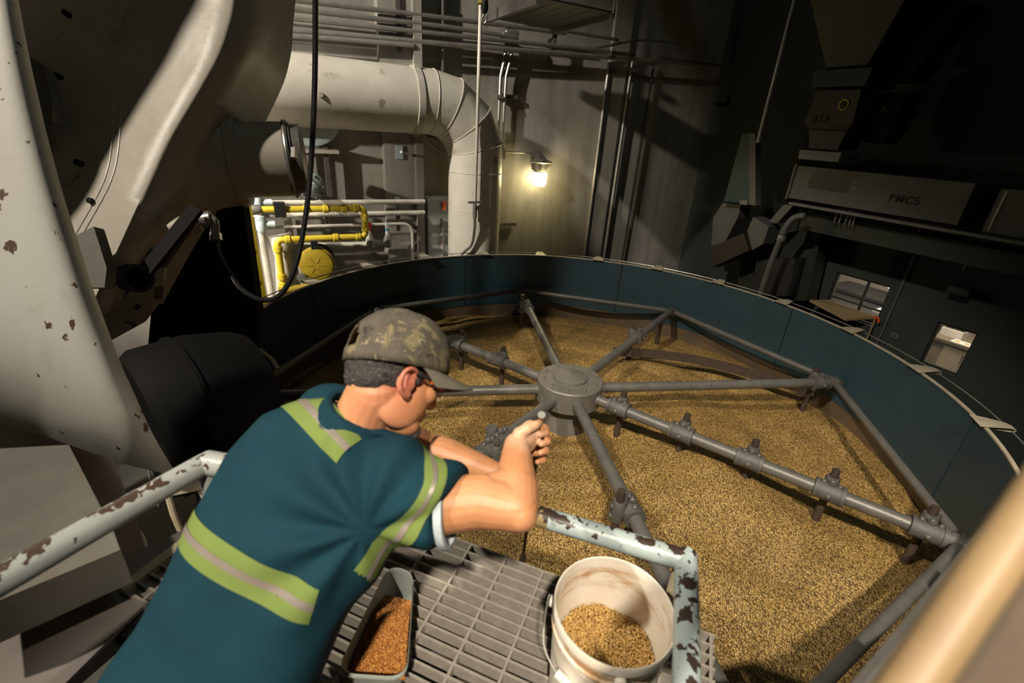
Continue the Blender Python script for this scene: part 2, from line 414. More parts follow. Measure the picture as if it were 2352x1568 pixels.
def lettering(txt, size, origin, xdir, ydir, mat, parent, name='lettering', ext=0.002):
    cu = bpy.data.curves.new('txt', 'FONT'); cu.body = txt; cu.size = size; cu.extrude = ext; cu.align_x = 'CENTER'; cu.align_y = 'CENTER'; cu.space_character = 1.1; cu.offset = size*0.008
    to = bpy.data.objects.new('txt', cu); COL.objects.link(to)
    dg = bpy.context.evaluated_depsgraph_get(); me = bpy.data.meshes.new_from_object(to.evaluated_get(dg))
    bpy.data.objects.remove(to); me.materials.clear(); me.materials.append(M[mat])
    xdir = Vector(xdir).normalized(); ydir = Vector(ydir).normalized()
    return inst(name, me, mat4(xdir, ydir, xdir.cross(ydir), Vector(origin)), parent)
# ------------------------------------------------------------------ room shell
def slab(name, o, a, b, thick, mat):
    n = Vector(a).cross(Vector(b)).normalized()
    return struct(MB().hexa([o, o+a, o+a+b, o+b, o+n*thick, o+a+n*thick, o+a+b+n*thick, o+b+n*thick]).build(name, mat, smooth=False))
HC = 12.6
orig = NB*DB
ML = -7.8                       # left end of the hall along MR
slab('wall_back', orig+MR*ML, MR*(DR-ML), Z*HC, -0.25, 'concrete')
slab('floor', NB*(-6.5)+MR*ML, MR*(DR-ML+3.0), NB*(DB+6.5), -0.2, 'floor')
slab('ceiling', NB*(-6.5)+MR*ML+Z*HC, MR*(DR-ML), NB*(DB+6.5), 0.2, 'ceiling')
slab('wall_left', NB*(-6.5)+MR*ML, NB*(DB+6.5), Z*HC, -0.2, 'concrete')

# right wall with its two openings.  s runs along -NB, from the corner towards the camera
def rs(p): return (Vector(p)-CAM).dot(-NB)
w1a, w1b = WR(1922, 624), WR(2046, 661)
w1bot = WR(1990, 745).z
w2a, w2b, w2c = WR(2155, 738), WR(2245, 770), WR(2154, 848)
s1, s2, zt1, zb1 = rs(w1a), rs(w1b), w1a.z, w1bot
s3, s4, zt2, zb2 = rs(w2a), rs(w2b), w2a.z, w2c.z
def wallbox(mb, sa, sb, za, zb, t=0.14):
    p = MR*DR
    mb.hexa([p-NB*sa+Z*za, p-NB*sb+Z*za, p-NB*sb+Z*za+MR*t, p-NB*sa+Z*za+MR*t, p-NB*sa+Z*zb, p-NB*sb+Z*zb, p-NB*sb+Z*zb+MR*t, p-NB*sa+Z*zb+MR*t])
mb = MB(); S0, S1 = -DB-0.2, 4.6
wallbox(mb, S0, s1, 0, HC); wallbox(mb, s2, s3, 0, HC); wallbox(mb, s4, S1, 0, HC)
wallbox(mb, s1, s2, 0, zb1); wallbox(mb, s1, s2, zt1, HC); wallbox(mb, s3, s4, 0, zb2); wallbox(mb, s3, s4, zt2, HC)
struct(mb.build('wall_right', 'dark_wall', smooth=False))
# pilasters of the back wall
def pilaster(u0, u1, v, depth, name):
    a, b = WB(u0, v), WB(u1, v); a.z = b.z = 0
    struct(MB().hexa([a-NB*depth, b-NB*depth, b, a, a-NB*depth+Z*HC, b-NB*depth+Z*HC, b+Z*HC, a+Z*HC]).build(name, 'concrete', smooth=False))
pilaster(880, 952, 420, 0.16, 'trim_1')
pilaster(1362, 1398, 420, 0.05, 'trim_2')
# windows
def window(name, sa, sb, za, zb, mull):
    fr = MB(); p = MR*(DR+0.03); t = 0.03
    def seg(a, b, c, d):
        fr.hexa([p-NB*a+Z*c, p-NB*b+Z*c, p-NB*b+Z*c+MR*t, p-NB*a+Z*c+MR*t, p-NB*a+Z*d, p-NB*b+Z*d, p-NB*b+Z*d+MR*t, p-NB*a+Z*d+MR*t])
    w = 0.022
    seg(sa, sa+w, za, zb); seg(sb-w, sb, za, zb); seg(sa, sb, za, za+w); seg(sa, sb, zb-w, zb)
    if mull:
        seg(sa+(sb-sa)*0.58, sa+(sb-sa)*0.62, za, zb); seg(sa, sb, za+(zb-za)*0.36, za+(zb-za)*0.40)
    root = struct(fr.build(name, 'green_dark', smooth=False))
    g = MB(); q = MR*(DR+0.045); w2 = 0.02
    g.hexa([q-NB*(sa+w2)+Z*(za+w2), q-NB*(sb-w2)+Z*(za+w2), q-NB*(sb-w2)+Z*(za+w2)+MR*0.005, q-NB*(sa+w2)+Z*(za+w2)+MR*0.005,
            q-NB*(sa+w2)+Z*(zb-w2), q-NB*(sb-w2)+Z*(zb-w2), q-NB*(sb-w2)+Z*(zb-w2)+MR*0.005, q-NB*(sa+w2)+Z*(zb-w2)+MR*0.005])
    g.build('pane', 'glass', root, smooth=False)
window('window_1', s1, s2, zb1, zt1, True)
window('window_2', s3, s4, zb2, zt2, False)

# lit rooms behind the right wall
OD = 1.75
def rp(s, x, z): return MR*(DR+x)-NB*s+Z*z
def rbox(mb, sa, sb, xa, xb, za, zb):
    return mb.hexa([rp(sa, xa, za), rp(sb, xa, za), rp(sb, xb, za), rp(sa, xb, za), rp(sa, xa, zb), rp(sb, xa, zb), rp(sb, xb, zb), rp(sa, xb, zb)])
smid = (s2+s3)/2
struct(rbox(MB(), s1-1.2, s4+1.2, 0.14, OD, 2.62, 2.7).build('ceiling_office', 'ceiling', smooth=False))
struct(rbox(MB(), s1-1.2, s4+1.2, OD, OD+0.1, 0, 2.7).build('wall_office_back', 'office_wall', smooth=False))
struct(rbox(MB(), smid-0.05, smid+0.05, 0.14, OD, 0, 2.62).build('wall_office_middle', 'office_grey', smooth=False))
struct(rbox(MB(), s1-1.3, s1-1.2, 0.14, OD+0.1, 0, 2.7).build('wall_office_left', 'office_grey', smooth=False))
struct(rbox(MB(), s4+1.2, s4+1.3, 0.14, OD+0.1, 0, 2.7).build('wall_office_right', 'office_grey', smooth=False))
for sc_, pw in (((s1+s2)/2, 75), ((s3+s4)/2, 60)):
    L = light('office_ceiling_light', 'AREA', rp(sc_, 0.32, 2.55), pw, (1.0, 0.88, 0.70), size=0.3)

# office cabinet seen through the nearer window
ctop = CZ-2.205; cf = 0.62
cab = thing('base_cabinet', rp((s3+s4)/2, 0.9, 0), 'grey wood base cabinet seen through the right-hand lit window', 'cabinet')
rbox(MB(), smid+0.06, s4+0.9, cf+0.02, OD-0.02, 0.0, ctop-0.04).build('body', 'wood', cab, smooth=False)
d0 = s3+0.20; dw = 0.46
for k in range(3):
    dr = rbox(MB(), d0+k*dw-0.41, d0+k*dw+0.04, cf, cf+0.018, 0.10, ctop-0.055).build('door', 'wood', cab, smooth=False)
    hs = d0+k*dw-(0.0 if k % 2 == 0 else 0.37)
    hp = [rp(hs, cf, ctop-0.11), rp(hs, cf-0.03, ctop-0.11), rp(hs, cf-0.03, ctop-0.21), rp(hs, cf, ctop-0.21)]
    MB().tube(hp, 0.006, 8).build('handle', 'galv', dr)
ct = rbox(MB(), smid+0.06, s4+0.92, cf-0.02, OD-0.01, ctop-0.04, ctop).build('countertop', 'counter', smooth=False)
tag(ct, 'brown countertop on the wooden cabinet behind the right-hand window', 'countertop')
for k, (sa, la) in enumerate(((s3+0.10, 'left'), (s3+0.36, 'right'))):
    pp = thing('paper_sheet', rp(sa, cf+0.1, ctop+0.001), 'white paper with orange marks on the office counter, %s of the two' % la, 'paper', 'papers on the office counter')
    rbox(MB(), sa-0.105, sa+0.105, cf+0.02, cf+0.19, ctop+0.001, ctop+0.004).build('sheet', 'paper', pp, smooth=False)
    for q in (-0.05, 0.05):
        MB().lathe(rp(sa+q, cf+0.10, ctop+0.004), Z, [(0.03, 0), (0.03, 0.0012)], 14).build('printed_spot', 'paper_mark', pp)
prn = thing('label_printer', rp(s3-0.12, cf+0.35, ctop), 'white desktop machine at the left end of the office counter', 'printer')
rbox(MB(), s3-0.20, s3+0.04, cf+0.2, cf+0.5, ctop, ctop+0.10).build('base', 'white_plastic', prn, smooth=False)
rbox(MB(), s3-0.18, s3+0.02, cf+0.24, cf+0.5, ctop+0.10, ctop+0.17).build('slot', 'black', prn, smooth=False)
rbox(MB(), s3-0.20, s3+0.04, cf+0.22, cf+0.5, ctop+0.17, ctop+0.23).build('lid', 'white_plastic', prn, smooth=False)

# things behind the farther window
wz = zb1
bench = thing('office_bench', rp((s1+s2)/2, 1.0, 0), 'dark bench behind the far mullioned window', 'bench')
rbox(MB(), s1-0.5, smid-0.06, 0.75, 1.44, wz+0.13, wz+0.17).build('top', 'black', bench, smooth=False)
rbox(MB(), s1-0.5, smid-0.06, 1.38, 1.43, wz+0.10, wz+0.13).build('panel', 'black', bench, smooth=False)
box1 = thing('office_machine', rp(s2-0.12, 1.0, wz+0.17), 'black office machine with pale lid behind the far window', 'machine')
rbox(MB(), s2-0.36, s2+0.16, 0.85, 1.3, wz+0.17, wz+0.36).build('body', 'black', box1, smooth=False)
rbox(MB(), s2-0.38, s2+0.18, 0.83, 1.32, wz+0.36, wz+0.385).build('lid', 'white_plastic', box1, smooth=False)
rbox(MB(), s2-0.24, s2-0.12, 0.82, 0.85, wz+0.24, wz+0.31).build('screen', 'teal', box1, smooth=False)
tray = rbox(MB(), s2-0.25, s2+0.1, 0.35, 0.7, wz+0.10, wz+0.13).build('paper_tray', 'white_plastic', smooth=False)
tag(tray, 'pale tray lying low behind the far mullioned window', 'tray')
tag(rbox(MB(), s1-0.5, smid-0.06, 0.2, 1.45, 0.0, wz+0.10).build('office_desk', 'black', smooth=False), 'black desk under the far mullioned window', 'desk')
for k, (uu, vv, lab) in enumerate(((1934, 642, 'pale jacket hanging left on the wall seen through the far window'), (1952, 655, 'dark red jacket hanging right on the wall seen through the far window'))):
    p = rp(s1+0.02+0.20*k, OD-0.05, wz+0.50)
    jm = MB().lathe(p-Z*0.24, Z, [(0.07, 0), (0.085, 0.08), (0.075, 0.18), (0.05, 0.235), (0.015, 0.26)], 12)
    tag(jm.build('hanging_jacket', ('office_grey', 'brown_dark')[k]), lab, 'jacket')
# ledge outside the far window
lg = MB().hexa([WR(1860, 688, 0.34)-Z*0.03, WR(1944, 732, 0.34)-Z*0.03, WR(2016, 727)-Z*0.03, WR(1904, 688)-Z*0.03, WR(1860, 688, 0.34), WR(1944, 732, 0.34), WR(2016, 727), WR(1904, 688)])
tag(lg.build('service_ledge', 'table_tan', smooth=False), 'tan ledge projecting below the far mullioned window', 'ledge')
sp = thing('hose_stand', WR(1980, 790, 0.1), 'thin tan post with an orange hook beside the far window', 'post')
pa = WR(2009, 735, 0.08); pb = WR(1985, 795, 0.08); pb = Vector((pa.x, pa.y, pb.z-0.4))
MB().tube([pa, pb], 0.012, 8).build('post', 'table_tan', sp)
MB().tube(smooth_path([pa+Z*0.0, pa-MR*0.02+Z*0.05, pa-NB*0.04+Z*0.03, pa-NB*0.05-Z*0.02]), 0.012, 8).build('hook', 'orange', sp)
# switch plate on the right wall
swp = WR(2056, 771, 0.012); sw = thing('switch_plate', swp, 'small grey switch plate on the dark wall between the windows', 'switch')
MB().box(swp, NB*0.045, MR*0.008, Z*0.035).build('plate', 'grey_panel', sw, smooth=False)
MB().box(swp-MR*0.012, NB*0.008, MR*0.008, Z*0.014).build('toggle', 'black', sw, smooth=False)

# ------------------------------------------------------------------ the round cooling tank
TC = Vector((0.51479, 3.49398, 0)); TR = 2.6636
ZR, ZA, ZG = CZ-1.5314, CZ-2.0, CZ-2.36        # rim, arms, grain edge
def tp(ang, r, z): a = math.radians(ang); return Vector((TC.x+r*math.cos(a), TC.y+r*math.sin(a), z))
tank = thing('cooling_tank', (TC.x, TC.y, CZ-3.0), 'large round open tank with blue steel wall', 'tank')
def arc(mb, a0, a1, rin, rout, z0, z1, n):
    vs = []; fs = []
    for i in range(n+1):
        a = a0+(a1-a0)*i/n
        vs += [tp(a, rin, z0), tp(a, rout, z0), tp(a, rout, z1), tp(a, rin, z1)]
    for i in range(n):
        b = i*4
        for k in range(4): fs.append((b+k, b+(k+1) % 4, b+4+(k+1) % 4, b+4+k))
    fs += [(3, 2, 1, 0), (n*4, n*4+1, n*4+2, n*4+3)]
    return mb.add(vs, fs)
seams = [71.2, 26.2, -18.8, -63.8, -108.8, -153.8, 161.2, 116.2]
for sm in seams:
    arc(MB(), sm-44.87, sm-0.13, TR, TR+0.008, ZG+0.15, ZR, 22).build('wall_panel', 'tank_blue', tank, angle=50)
arc(MB(), 0, 360, TR+0.004, TR+0.012, ZG-0.65, ZG+0.152, 160).build('lower_wall', 'tank_dusty', tank, angle=50)
arc(MB(), 0, 360, TR+0.008, TR+0.014, ZG+0.1, ZR-0.01, 160).build('seam_backing', 'black', tank, angle=50)
arc(MB(), 0, 360, TR-0.006, TR+0.016, ZR, ZR+0.010, 180).build('rim', 'tank_rim', tank, angle=50)
MB().lathe((TC.x, TC.y, ZG-0.65), Z, [(0.05, 0), (TR+0.01, 0), (TR+0.01, 0.02), (0.05, 0.02)], 96).build('bottom_plate', 'dark_metal', tank)
for k in range(6):
    p = tp(30+60*k, TR-0.3, 0); MB().bar(p, p+Z*(ZG-0.65), 0.15, 0.15).build('leg', 'dark_metal', tank, smooth=False)
# folded tabs round the rim
tm = MB()
prof = [(-0.004, 0.012), (0.07, 0.018), (0.16, 0.022), (0.195, 0.014), (0.20, 0.0), (0.185, -0.010), (0.10, -0.014)]
wid = [0.075, 0.06, 0.035, 0.026, 0.024, 0.024, 0.026]
rows = [[Vector((r, s*w_*1.0, h)) for s in (-1, -0.3, 0.3, 1)] for (r, h), w_ in zip(prof, wid)]
tm.grid(rows, 0.004); tabmesh = tm.mesh('rim_tab', 'tank_rim')
for k in range(22):
    a = 94.6+16.36*k; c = math.radians(a); x = Vector((math.cos(c), math.sin(c), 0)); y = Vector((-math.sin(c), math.cos(c), 0))
    inst('rim_tab', tabmesh, mat4(x, y, Z, tp(a, TR-0.03, ZR+0.005)), tank)
MB().tube([tp(360*i/160, TR+0.155, ZR-0.002) for i in range(161)], 0.005, 6, False).build('wire_rope', 'galv', tank)

# grain bed
PH0 = 100.162
def grain_z(x, y):
    dx, dy = x-TC.x, y-TC.y; r = math.hypot(dx, dy); a = math.degrees(math.atan2(dy, dx))
    z = ZG + 0.06 - 0.07*(r/TR)**2
    z += 0.055*noise.noise(Vector((x*0.9, y*0.9, 3.1))) + 0.03*noise.noise(Vector((x*2.3, y*2.3, 7.7))) + 0.012*noise.noise(Vector((x*6, y*6, 1.7)))
    # furrows dragged round by the tines
    for rt, am in ((0.46, 0.03), (0.97, 0.03), (1.45, 0.025), (1.93, 0.03), (2.35, 0.03)):
        z -= am*math.exp(-((r-rt)/0.07)**2)*(0.5+0.5*noise.noise(Vector((x, y, 9))))
    # heaps beside the tines
    for (hx, hy, hr, hh) in ((0.22, 5.30, 0.22, 0.10), (1.55, 2.75, 0.5, 0.12), (0.95, 2.05, 0.55, 0.08), (2.2, 2.2, 0.5, 0.06), (-0.3, 4.9, 0.5, 0.05), (1.5, 3.9, 0.6, 0.05)):
        z += hh*math.exp(-((x-hx)**2+(y-hy)**2)/hr**2)
    z -= 0.05*math.exp(-((r-0.25)/0.12)**2)
    return z
gb = MB(); NRr, NAa = 80, 260; vs = [Vector((TC.x, TC.y, grain_z(TC.x, TC.y)))]; fs = []
for i in range(1, NRr+1):
    r = (TR+0.002)*i/NRr
    for j in range(NAa):
        a = 2*math.pi*j/NAa; x, y = TC.x+r*math.cos(a), TC.y+r*math.sin(a); vs.append(Vector((x, y, grain_z(x, y))))
fs += [(0, 1+j, 1+(j+1) % NAa) for j in range(NAa)]
for i in range(NRr-1):
    for j in range(NAa):
        a = 1+i*NAa+j; b = 1+i*NAa+(j+1) % NAa; fs.append((a, a+NAa, b+NAa, b))
gb.add(vs, fs)
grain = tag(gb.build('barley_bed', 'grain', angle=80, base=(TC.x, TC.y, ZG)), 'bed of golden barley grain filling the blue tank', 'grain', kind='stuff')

# ------------------------------------------------------------------ rotating rake
rake = thing('rake_rotor', (TC.x, TC.y, ZG), 'eight-armed grey pipe rake with round hub over the grain', 'rake')
hub = MB().lathe((TC.x, TC.y, ZA), Z, [(0.255, -0.10), (0.278, -0.09), (0.279, 0.088), (0.27, 0.098), (0.02, 0.104)], 64).build('hub', 'hub', rake)
MB().lathe((TC.x-0.0, TC.y, ZA+0.10), Z, [(0.142, 0), (0.142, 0.022), (0.12, 0.03), (0.0, 0.052)], 40).build('hub_cap', 'hub', hub)
boltm = MB().lathe((0, 0, 0), Z, [(0.014, 0), (0.014, 0.008), (0.010, 0.012), (0.009, 0.018), (0, 0.019)], 8).mesh('bolt', 'steel')
for k in range(10):
    inst('bolt', boltm, Matrix.Translation(tp(36*k+8, 0.225, ZA+0.098)), hub)
inst('bolt', boltm, Matrix.Translation(Vector((TC.x, TC.y, ZA+0.150))), hub)
MB().lathe((TC.x, TC.y, ZA), Z, [(0.165, -0.10), (0.165, -0.16)], 40).build('neck', 'cast', rake)
MB().lathe((TC.x, TC.y, ZA), Z, [(0.16, -0.13), (0.17, -0.16), (0.215, -0.48), (0.22, -0.6)], 40).build('pedestal', 'hub', rake)
RA = 2.585; PR = 0.043
def arm_ang(k): return PH0-45*k
joints = [tp(arm_ang(k), RA, ZA) for k in range(8)]
for k in range(8):
    a = arm_ang(k); p0, p1 = tp(a, 0.262, ZA), tp(a, RA-0.02, ZA)
    ar = MB().tube([p0, p1], PR, 20).build('arm', 'steel', rake)
    MB().tube([tp(a, 0.27, ZA), tp(a, 0.30, ZA)], PR*1.12, 20).build('collar', 'steel', ar)
    # joint lug at the outer end
    c = math.radians(a); rd = Vector((math.cos(c), math.sin(c), 0)); tg = Vector((-rd.y, rd.x, 0))
    jl = MB().box(joints[k]+rd*0.01, rd*0.045, tg*0.06, Z*0.028)
    jl.tube([joints[k]-rd*0.09, joints[k]+rd*0.02], PR*1.25, 16)
    jo = jl.build('joint', 'cast', rake, angle=40)
    for s_ in (-1, 1):
        inst('bolt', boltm, mat4(rd, tg, Z, joints[k]+tg*0.04*s_+Z*0.028), jo)
for k in range(8):
    a, b = joints[k], joints[(k+1) % 8]; d = (b-a).normalized()
    MB().tube([a+d*0.07+Z*0.01, b-d*0.07+Z*0.01], 0.030, 16).build('tie_bar', 'steel', rake)
# clamps with their tines:  (arm, radius, side, tine top, double)
def clamp(k, r, side=0.0, up=0.13, tine=True, dbl=False):
    a = arm_ang(k); c = math.radians(a); rd = Vector((math.cos(c), math.sin(c), 0)); tg = Vector((-rd.y, rd.x, 0)); p = tp(a, r, ZA)
    mb = MB(); mb.tube([p-rd*0.075, p-rd*0.055, p+rd*0.055, p+rd*0.075], [0.056, 0.062, 0.062, 0.056], 20)
    for s_ in (-1, 1): mb.tube([p+rd*0.062*s_, p+rd*0.085*s_], 0.066, 20)
    o = p+tg*0.075*(1 if side >= 0 else -1)
    mb.tube([o-Z*0.075, o-Z*0.06, o+Z*0.06, o+Z*0.075], [0.036, 0.042, 0.042, 0.036], 16)
    mb.box((p+o)/2, tg*0.045, rd*0.036, Z*0.036)
    for zz in (-0.035, 0.035): mb.tube([o+Z*zz, o+Z*zz+tg*0.055*(1 if side >= 0 else -1)], 0.016, 8)
    mb.tube([p+Z*0.05, p+Z*0.078], 0.024, 12)
    cl = mb.build('clamp', 'cast', rake, angle=40)
    for q, zz in ((-0.045, 0.062), (0.045, 0.062)):
        inst('bolt', boltm, mat4(rd, tg, Z, p+rd*q+Z*zz), cl)
    inst('bolt', boltm, mat4(rd, tg, Z, p+Z*0.078), cl)
    sd = tg*(1 if side >= 0 else -1)
    inst('bolt', boltm, mat4(rd, Z.cross(rd), sd, p-sd*0.0+sd*(-0.062)), cl) if False else None
    inst('bolt', boltm, mat4(rd, sd.cross(rd), -sd, p-sd*0.058), cl)
    if tine:
        MB().tube([o+Z*up, Vector((o.x, o.y, grain_z(o.x, o.y)-0.10))], 0.024, 14).build('tine', 'tine', rake)
for r in (0.46, 0.97, 1.45, 1.93, 2.43): clamp(3, r, 1)
for r in (0.77, 1.30, 1.85): clamp(7, r, -1, 0.12)
clamp(0, 1.97, 1, 0.16); clamp(1, 1.52, 1, 0.10); clamp(2, 2.44, 1, 0.11); clamp(4, 1.40, -1, 0.15)
clamp(5, 1.10, 1, 0.085); clamp(5, 0.96, -1, 0.085, tine=False); clamp(6, 1.75, 1, 0.1)
p = tp(arm_ang(1), 2.25, ZA); MB().tube([p, Vector((p.x, p.y, grain_z(p.x, p.y)-0.08))], 0.024, 12).build('tine', 'tine', rake)
# trailing scraper blade hung from the arm that points to the wall at the right
zb = ZA-0.05
bp = smooth_path([HZ(1407, 806, -2.16), HZ(1500, 812, -2.16), HZ(1600, 826, -2.16), HZ(1700, 850, -2.16), HZ(1800, 880, -2.16), HZ(1850, 888, -2.12)], 5)
MB().grid([[q+Z*0.05, q-Z*0.05] for q in bp], 0.012).build('scraper_blade', 'tine', rake)
MB().tube([HZ(1850, 888, -2.12), HZ(1880, 878, -2.02)], 0.02, 10).build('blade_bracket', 'cast', rake)
# ------------------------------------------------------------------ back wall: the big bent duct
def along(p0, p1, n): return [p0+(p1-p0)*i/n for i in range(n+1)]
OFFD = 0.62; RD = 0.345
dz = (WB(750, 214, OFFD)).z
e0 = WB(968, 228, OFFD); e0.z = dz
va = WB(1083, 480, OFFD)                       # axis of the falling leg
sv = (va-CAM).dot(MR)
lx = lambda s, z: NB*(DB-OFFD)+MR*s+Z*z
s_el = sv-0.62
duct = thing('bent_duct', lx(sv, 1.2), 'fat cream duct with segmented elbow bending down the concrete wall', 'duct')
MB().tube([lx(-4.4, dz), lx(s_el-0.06, dz)], RD, 48).build('horizontal_run', 'duct', duct)
RB = 0.60; zc = dz-RB
pts = []
for i in range(6):
    a = math.radians(90*i/5); pts.append(lx(s_el+RB*math.sin(a)*1.0+0.0, zc+RB*math.cos(a)))
prev = None
secs = [lx(s_el-0.06, dz), lx(s_el+0.06, dz)]+[lx(s_el+0.06+RB*math.sin(math.radians(t)), zc+RB*math.cos(math.radians(t))) for t in (22, 50, 78)]+[lx(s_el+0.06+RB, zc-0.16)]
def cutring(p, t, n=48):
    x = NB; y = t.cross(x).normalized()
    return p, x, y
dirs = []
for i in range(len(secs)):
    if i == 0: t = secs[1]-secs[0]
    elif i == len(secs)-1: t = Z*-1
    else: t = (secs[i]-secs[i-1]).normalized()+(secs[i+1]-secs[i]).normalized()
    dirs.append(t.normalized())
rings = []
for i, (p_, t) in enumerate(zip(secs, dirs)):
    x = NB; y = t.cross(x).normalized()
    seg = (secs[min(i+1, len(secs)-1)]-secs[max(i-1, 0)]).normalized() if 0 < i < len(secs)-1 else t
    seg_in = (secs[i]-secs[i-1]).normalized() if i > 0 else t
    k = 1.0/max(0.7, seg_in.dot(t))
    rings.append([p_+x*(RD*math.cos(2*math.pi*j/48))+y*(RD*k*math.sin(2*math.pi*j/48)) for j in range(48)])
for i in range(len(rings)-1):
    mb = MB(); mb.add(rings[i]+rings[i+1], [(j, (j+1) % 48, 48+(j+1) % 48, 48+j) for j in range(48)])
    mb.build('elbow_segment', 'duct', duct, angle=50)
    sm = MB(); c = secs[i+1]; rr = rings[i+1]
    sm.tube([c+(q-c)*1.006 for q in rr]+[c+(rr[0]-c)*1.006], 0.005, 6, False); sm.build('seam_bead', 'duct', duct)
sE = s_el+0.06+RB
MB().tube([lx(sE, zc-0.16), lx(sE, zc-0.62)], RD, 48).build('falling_run', 'duct', duct)
MB().tube([lx(sE, zc-0.62), lx(sE, 0.3)], RD, 48).build('falling_run', 'duct', duct)
MB().tube([lx(sE, zc-0.612), lx(sE, zc-0.628)], RD*1.005, 48).build('seam_bead', 'duct', duct)
cb = MB().lathe(lx(s_el-0.17, dz), MR, [(RD, 0), (RD+0.014, 0.005), (RD+0.014, 0.075), (RD, 0.08)], 48).build('clamp_band', 'pipe_white', duct)
for ang in (0.35, 2.95):
    c = lx(s_el-0.13, dz)-NB*0+Z*0; MB().box(c+Z*(RD+0.02)*math.cos(ang)-NB*(RD+0.02)*math.sin(ang), MR*0.03, NB*0.03, Z*0.02).build('clamp_lug', 'pipe_white', cb, smooth=False)
plg = WB(735, 217, OFFD+RD-0.02)
MB().tube([plg, plg-NB*0.035], 0.026, 12).build('sampling_plug', 'pipe_white', duct)

# ------------------------------------------------------------------ conduits and pipes on the back wall
def conduit(name, pts, r, mat, label, cat='conduit', group=None, n=8, smooth=False, parts=None):
    pts = smooth_path(pts, 5) if smooth else pts
    o = MB().tube(pts, r, n).build(name, mat)
    return tag(o, label, cat, group)
CG = 'conduits on the back wall'
tops = [((560, -14), (1030, 42), (1300, 76), 'topmost horizontal conduit high on the concrete wall'),
        ((560, 8), (1030, 62), (1190, 86), 'second horizontal conduit from the top on the concrete wall'),
        ((560, 30), (1030, 80), (1400, 118), 'third horizontal conduit from the top on the concrete wall')]
for a, b, c, lb in tops:
    conduit('wall_conduit', [WB(*a, 0.22), WB(*b, 0.22), WB(*c, 0.22)], 0.026, 'galv', lb, group=CG)
conduit('wall_conduit', [WB(560, 58, 0.22), WB(1030, 102, 0.22), WB(1200, 116, 0.22), WB(1700, 155, 0.20)], 0.03, 'galv', 'lowest and brightest horizontal conduit of the bundle on the wall', group=CG)
conduit('wall_conduit', [WB(560, 73, 0.25), WB(800, 92, 0.25), WB(950, 104, 0.25)], 0.026, 'galv', 'thick pale conduit running just above the fat duct', group=CG)
conduit('wall_conduit', [WB(1182, 30, 0.3), WB(1205, 48, 0.25), WB(1230, 58, 0.22), WB(1420, 92, 0.2)], 0.022, 'galv', 'thin bent conduit dropping from the cable tray', group=CG, smooth=True)
conduit('wall_conduit', [WB(1250, 104, 0.2), WB(1310, 118, 0.2), WB(1400, 104, 0.2), WB(1470, 92, 0.2), WB(1560, 100, 0.2)], 0.02, 'galv', 'wavy dark conduit under the cable tray', group=CG, smooth=True)
vert = [((1020, 0), (1012, 165), 0.1, 0.024, 'vertical conduit behind the duct elbow', 'galv'),
        ((1172, 90), (1152, 215), 0.12, 0.022, None, None),
        ((1396, 142), (1345, 590), 0.06, 0.024, 'leftmost of three long vertical conduits right of the lamp', 'galv'),
        ((1452, 130), (1388, 600), 0.06, 0.024, 'middle one of three long vertical conduits right of the lamp', 'galv'),
        ((1498, 150), (1430, 610), 0.06, 0.018, 'rightmost dark one of three long vertical conduits right of the lamp', 'black')]
def vline(u, v, off, v2):      # vertical line through a pixel on the wall, ending at the height seen at v2
    p = WB(u, v, off); q = WB(u, v2, off); return p, Vector((p.x, p.y, q.z))
for a, b, off, r, lb, mt in vert:
    if lb is None: continue
    p, q = vline(a[0], a[1], off, b[1]+40)
    mid = WB((a[0]+b[0])/2, (a[1]+b[1])/2, off); p2 = Vector((mid.x, mid.y, p.z)); q2 = Vector((mid.x, mid.y, 0.2 if b[1] > 400 else q.z))
    conduit('vertical_conduit', [p2, q2], r, mt, lb, group='vertical conduits on the back wall')
# strut brackets holding the conduit bundle
for u, v0, v1, lb in ((912, -10, 118, 'slotted steel strut holding the conduits left of the duct clamp'), (1168, 70, 100, 'slotted steel strut behind the conduit boxes'), (1275, 70, 118, 'dark strut under the cable tray end')):
    a, b = WB(u, v0, 0.17), WB(u-2, v1, 0.17); b = Vector((a.x, a.y, b.z))
    st = thing('conduit_strut', b, lb, 'strut'); MB().bar(a, b, 0.05, 0.05, NB).build('channel', 'steel', st, smooth=False)
    MB().box((a+b)/2+NB*0.08, MR*0.03, NB*0.08, Z*0.03).build('wall_bracket', 'steel', st, smooth=False)
# twin conduits beside the lamp
tw = thing('twin_conduit', WB(1155, 580, 0.12), 'pair of galvanised conduits beside the caged wall lamp', 'conduit')
for du, rr in ((0, 0.024), (14, 0.022)):
    pts = [WB(1163+du, 90, 0.12), WB(1160+du, 130, 0.12), WB(1150+du*0.9, 175, 0.12)]
    base = WB(1146+du*0.8, 260, 0.12); pts += [base, Vector((base.x, base.y, 1.0 if du == 0 else WB(1146, 345, 0.12).z))]
    MB().tube(pts, rr, 10).build('pipe', 'galv', tw)
for v in (222, 515):
    c = WB(1165, v, 0.06); br = MB().box(c, MR*0.15, NB*0.025, Z*0.025).build('strut_bracket', 'steel', tw, smooth=False)
    c2 = WB(1146, v, 0.14); MB().box(c2, MR*0.045, NB*0.03, Z*0.02).build('clip', 'galv', tw, smooth=False)
for v, w in ((82, 0.11), (76, 0.10)):
    c = WB(1168+(82-v), v, 0.20); MB().lathe(c-MR*w, MR, [(0.03, 0), (0.045, 0.02), (0.045, 2*w-0.02), (0.03, 2*w)], 12).build('junction_body', 'galv', tw)
c = WB(1155, 353, 0.12); MB().box(c, MR*0.03, NB*0.03, Z*0.07).build('conduit_body', 'galv', tw, smooth=False)

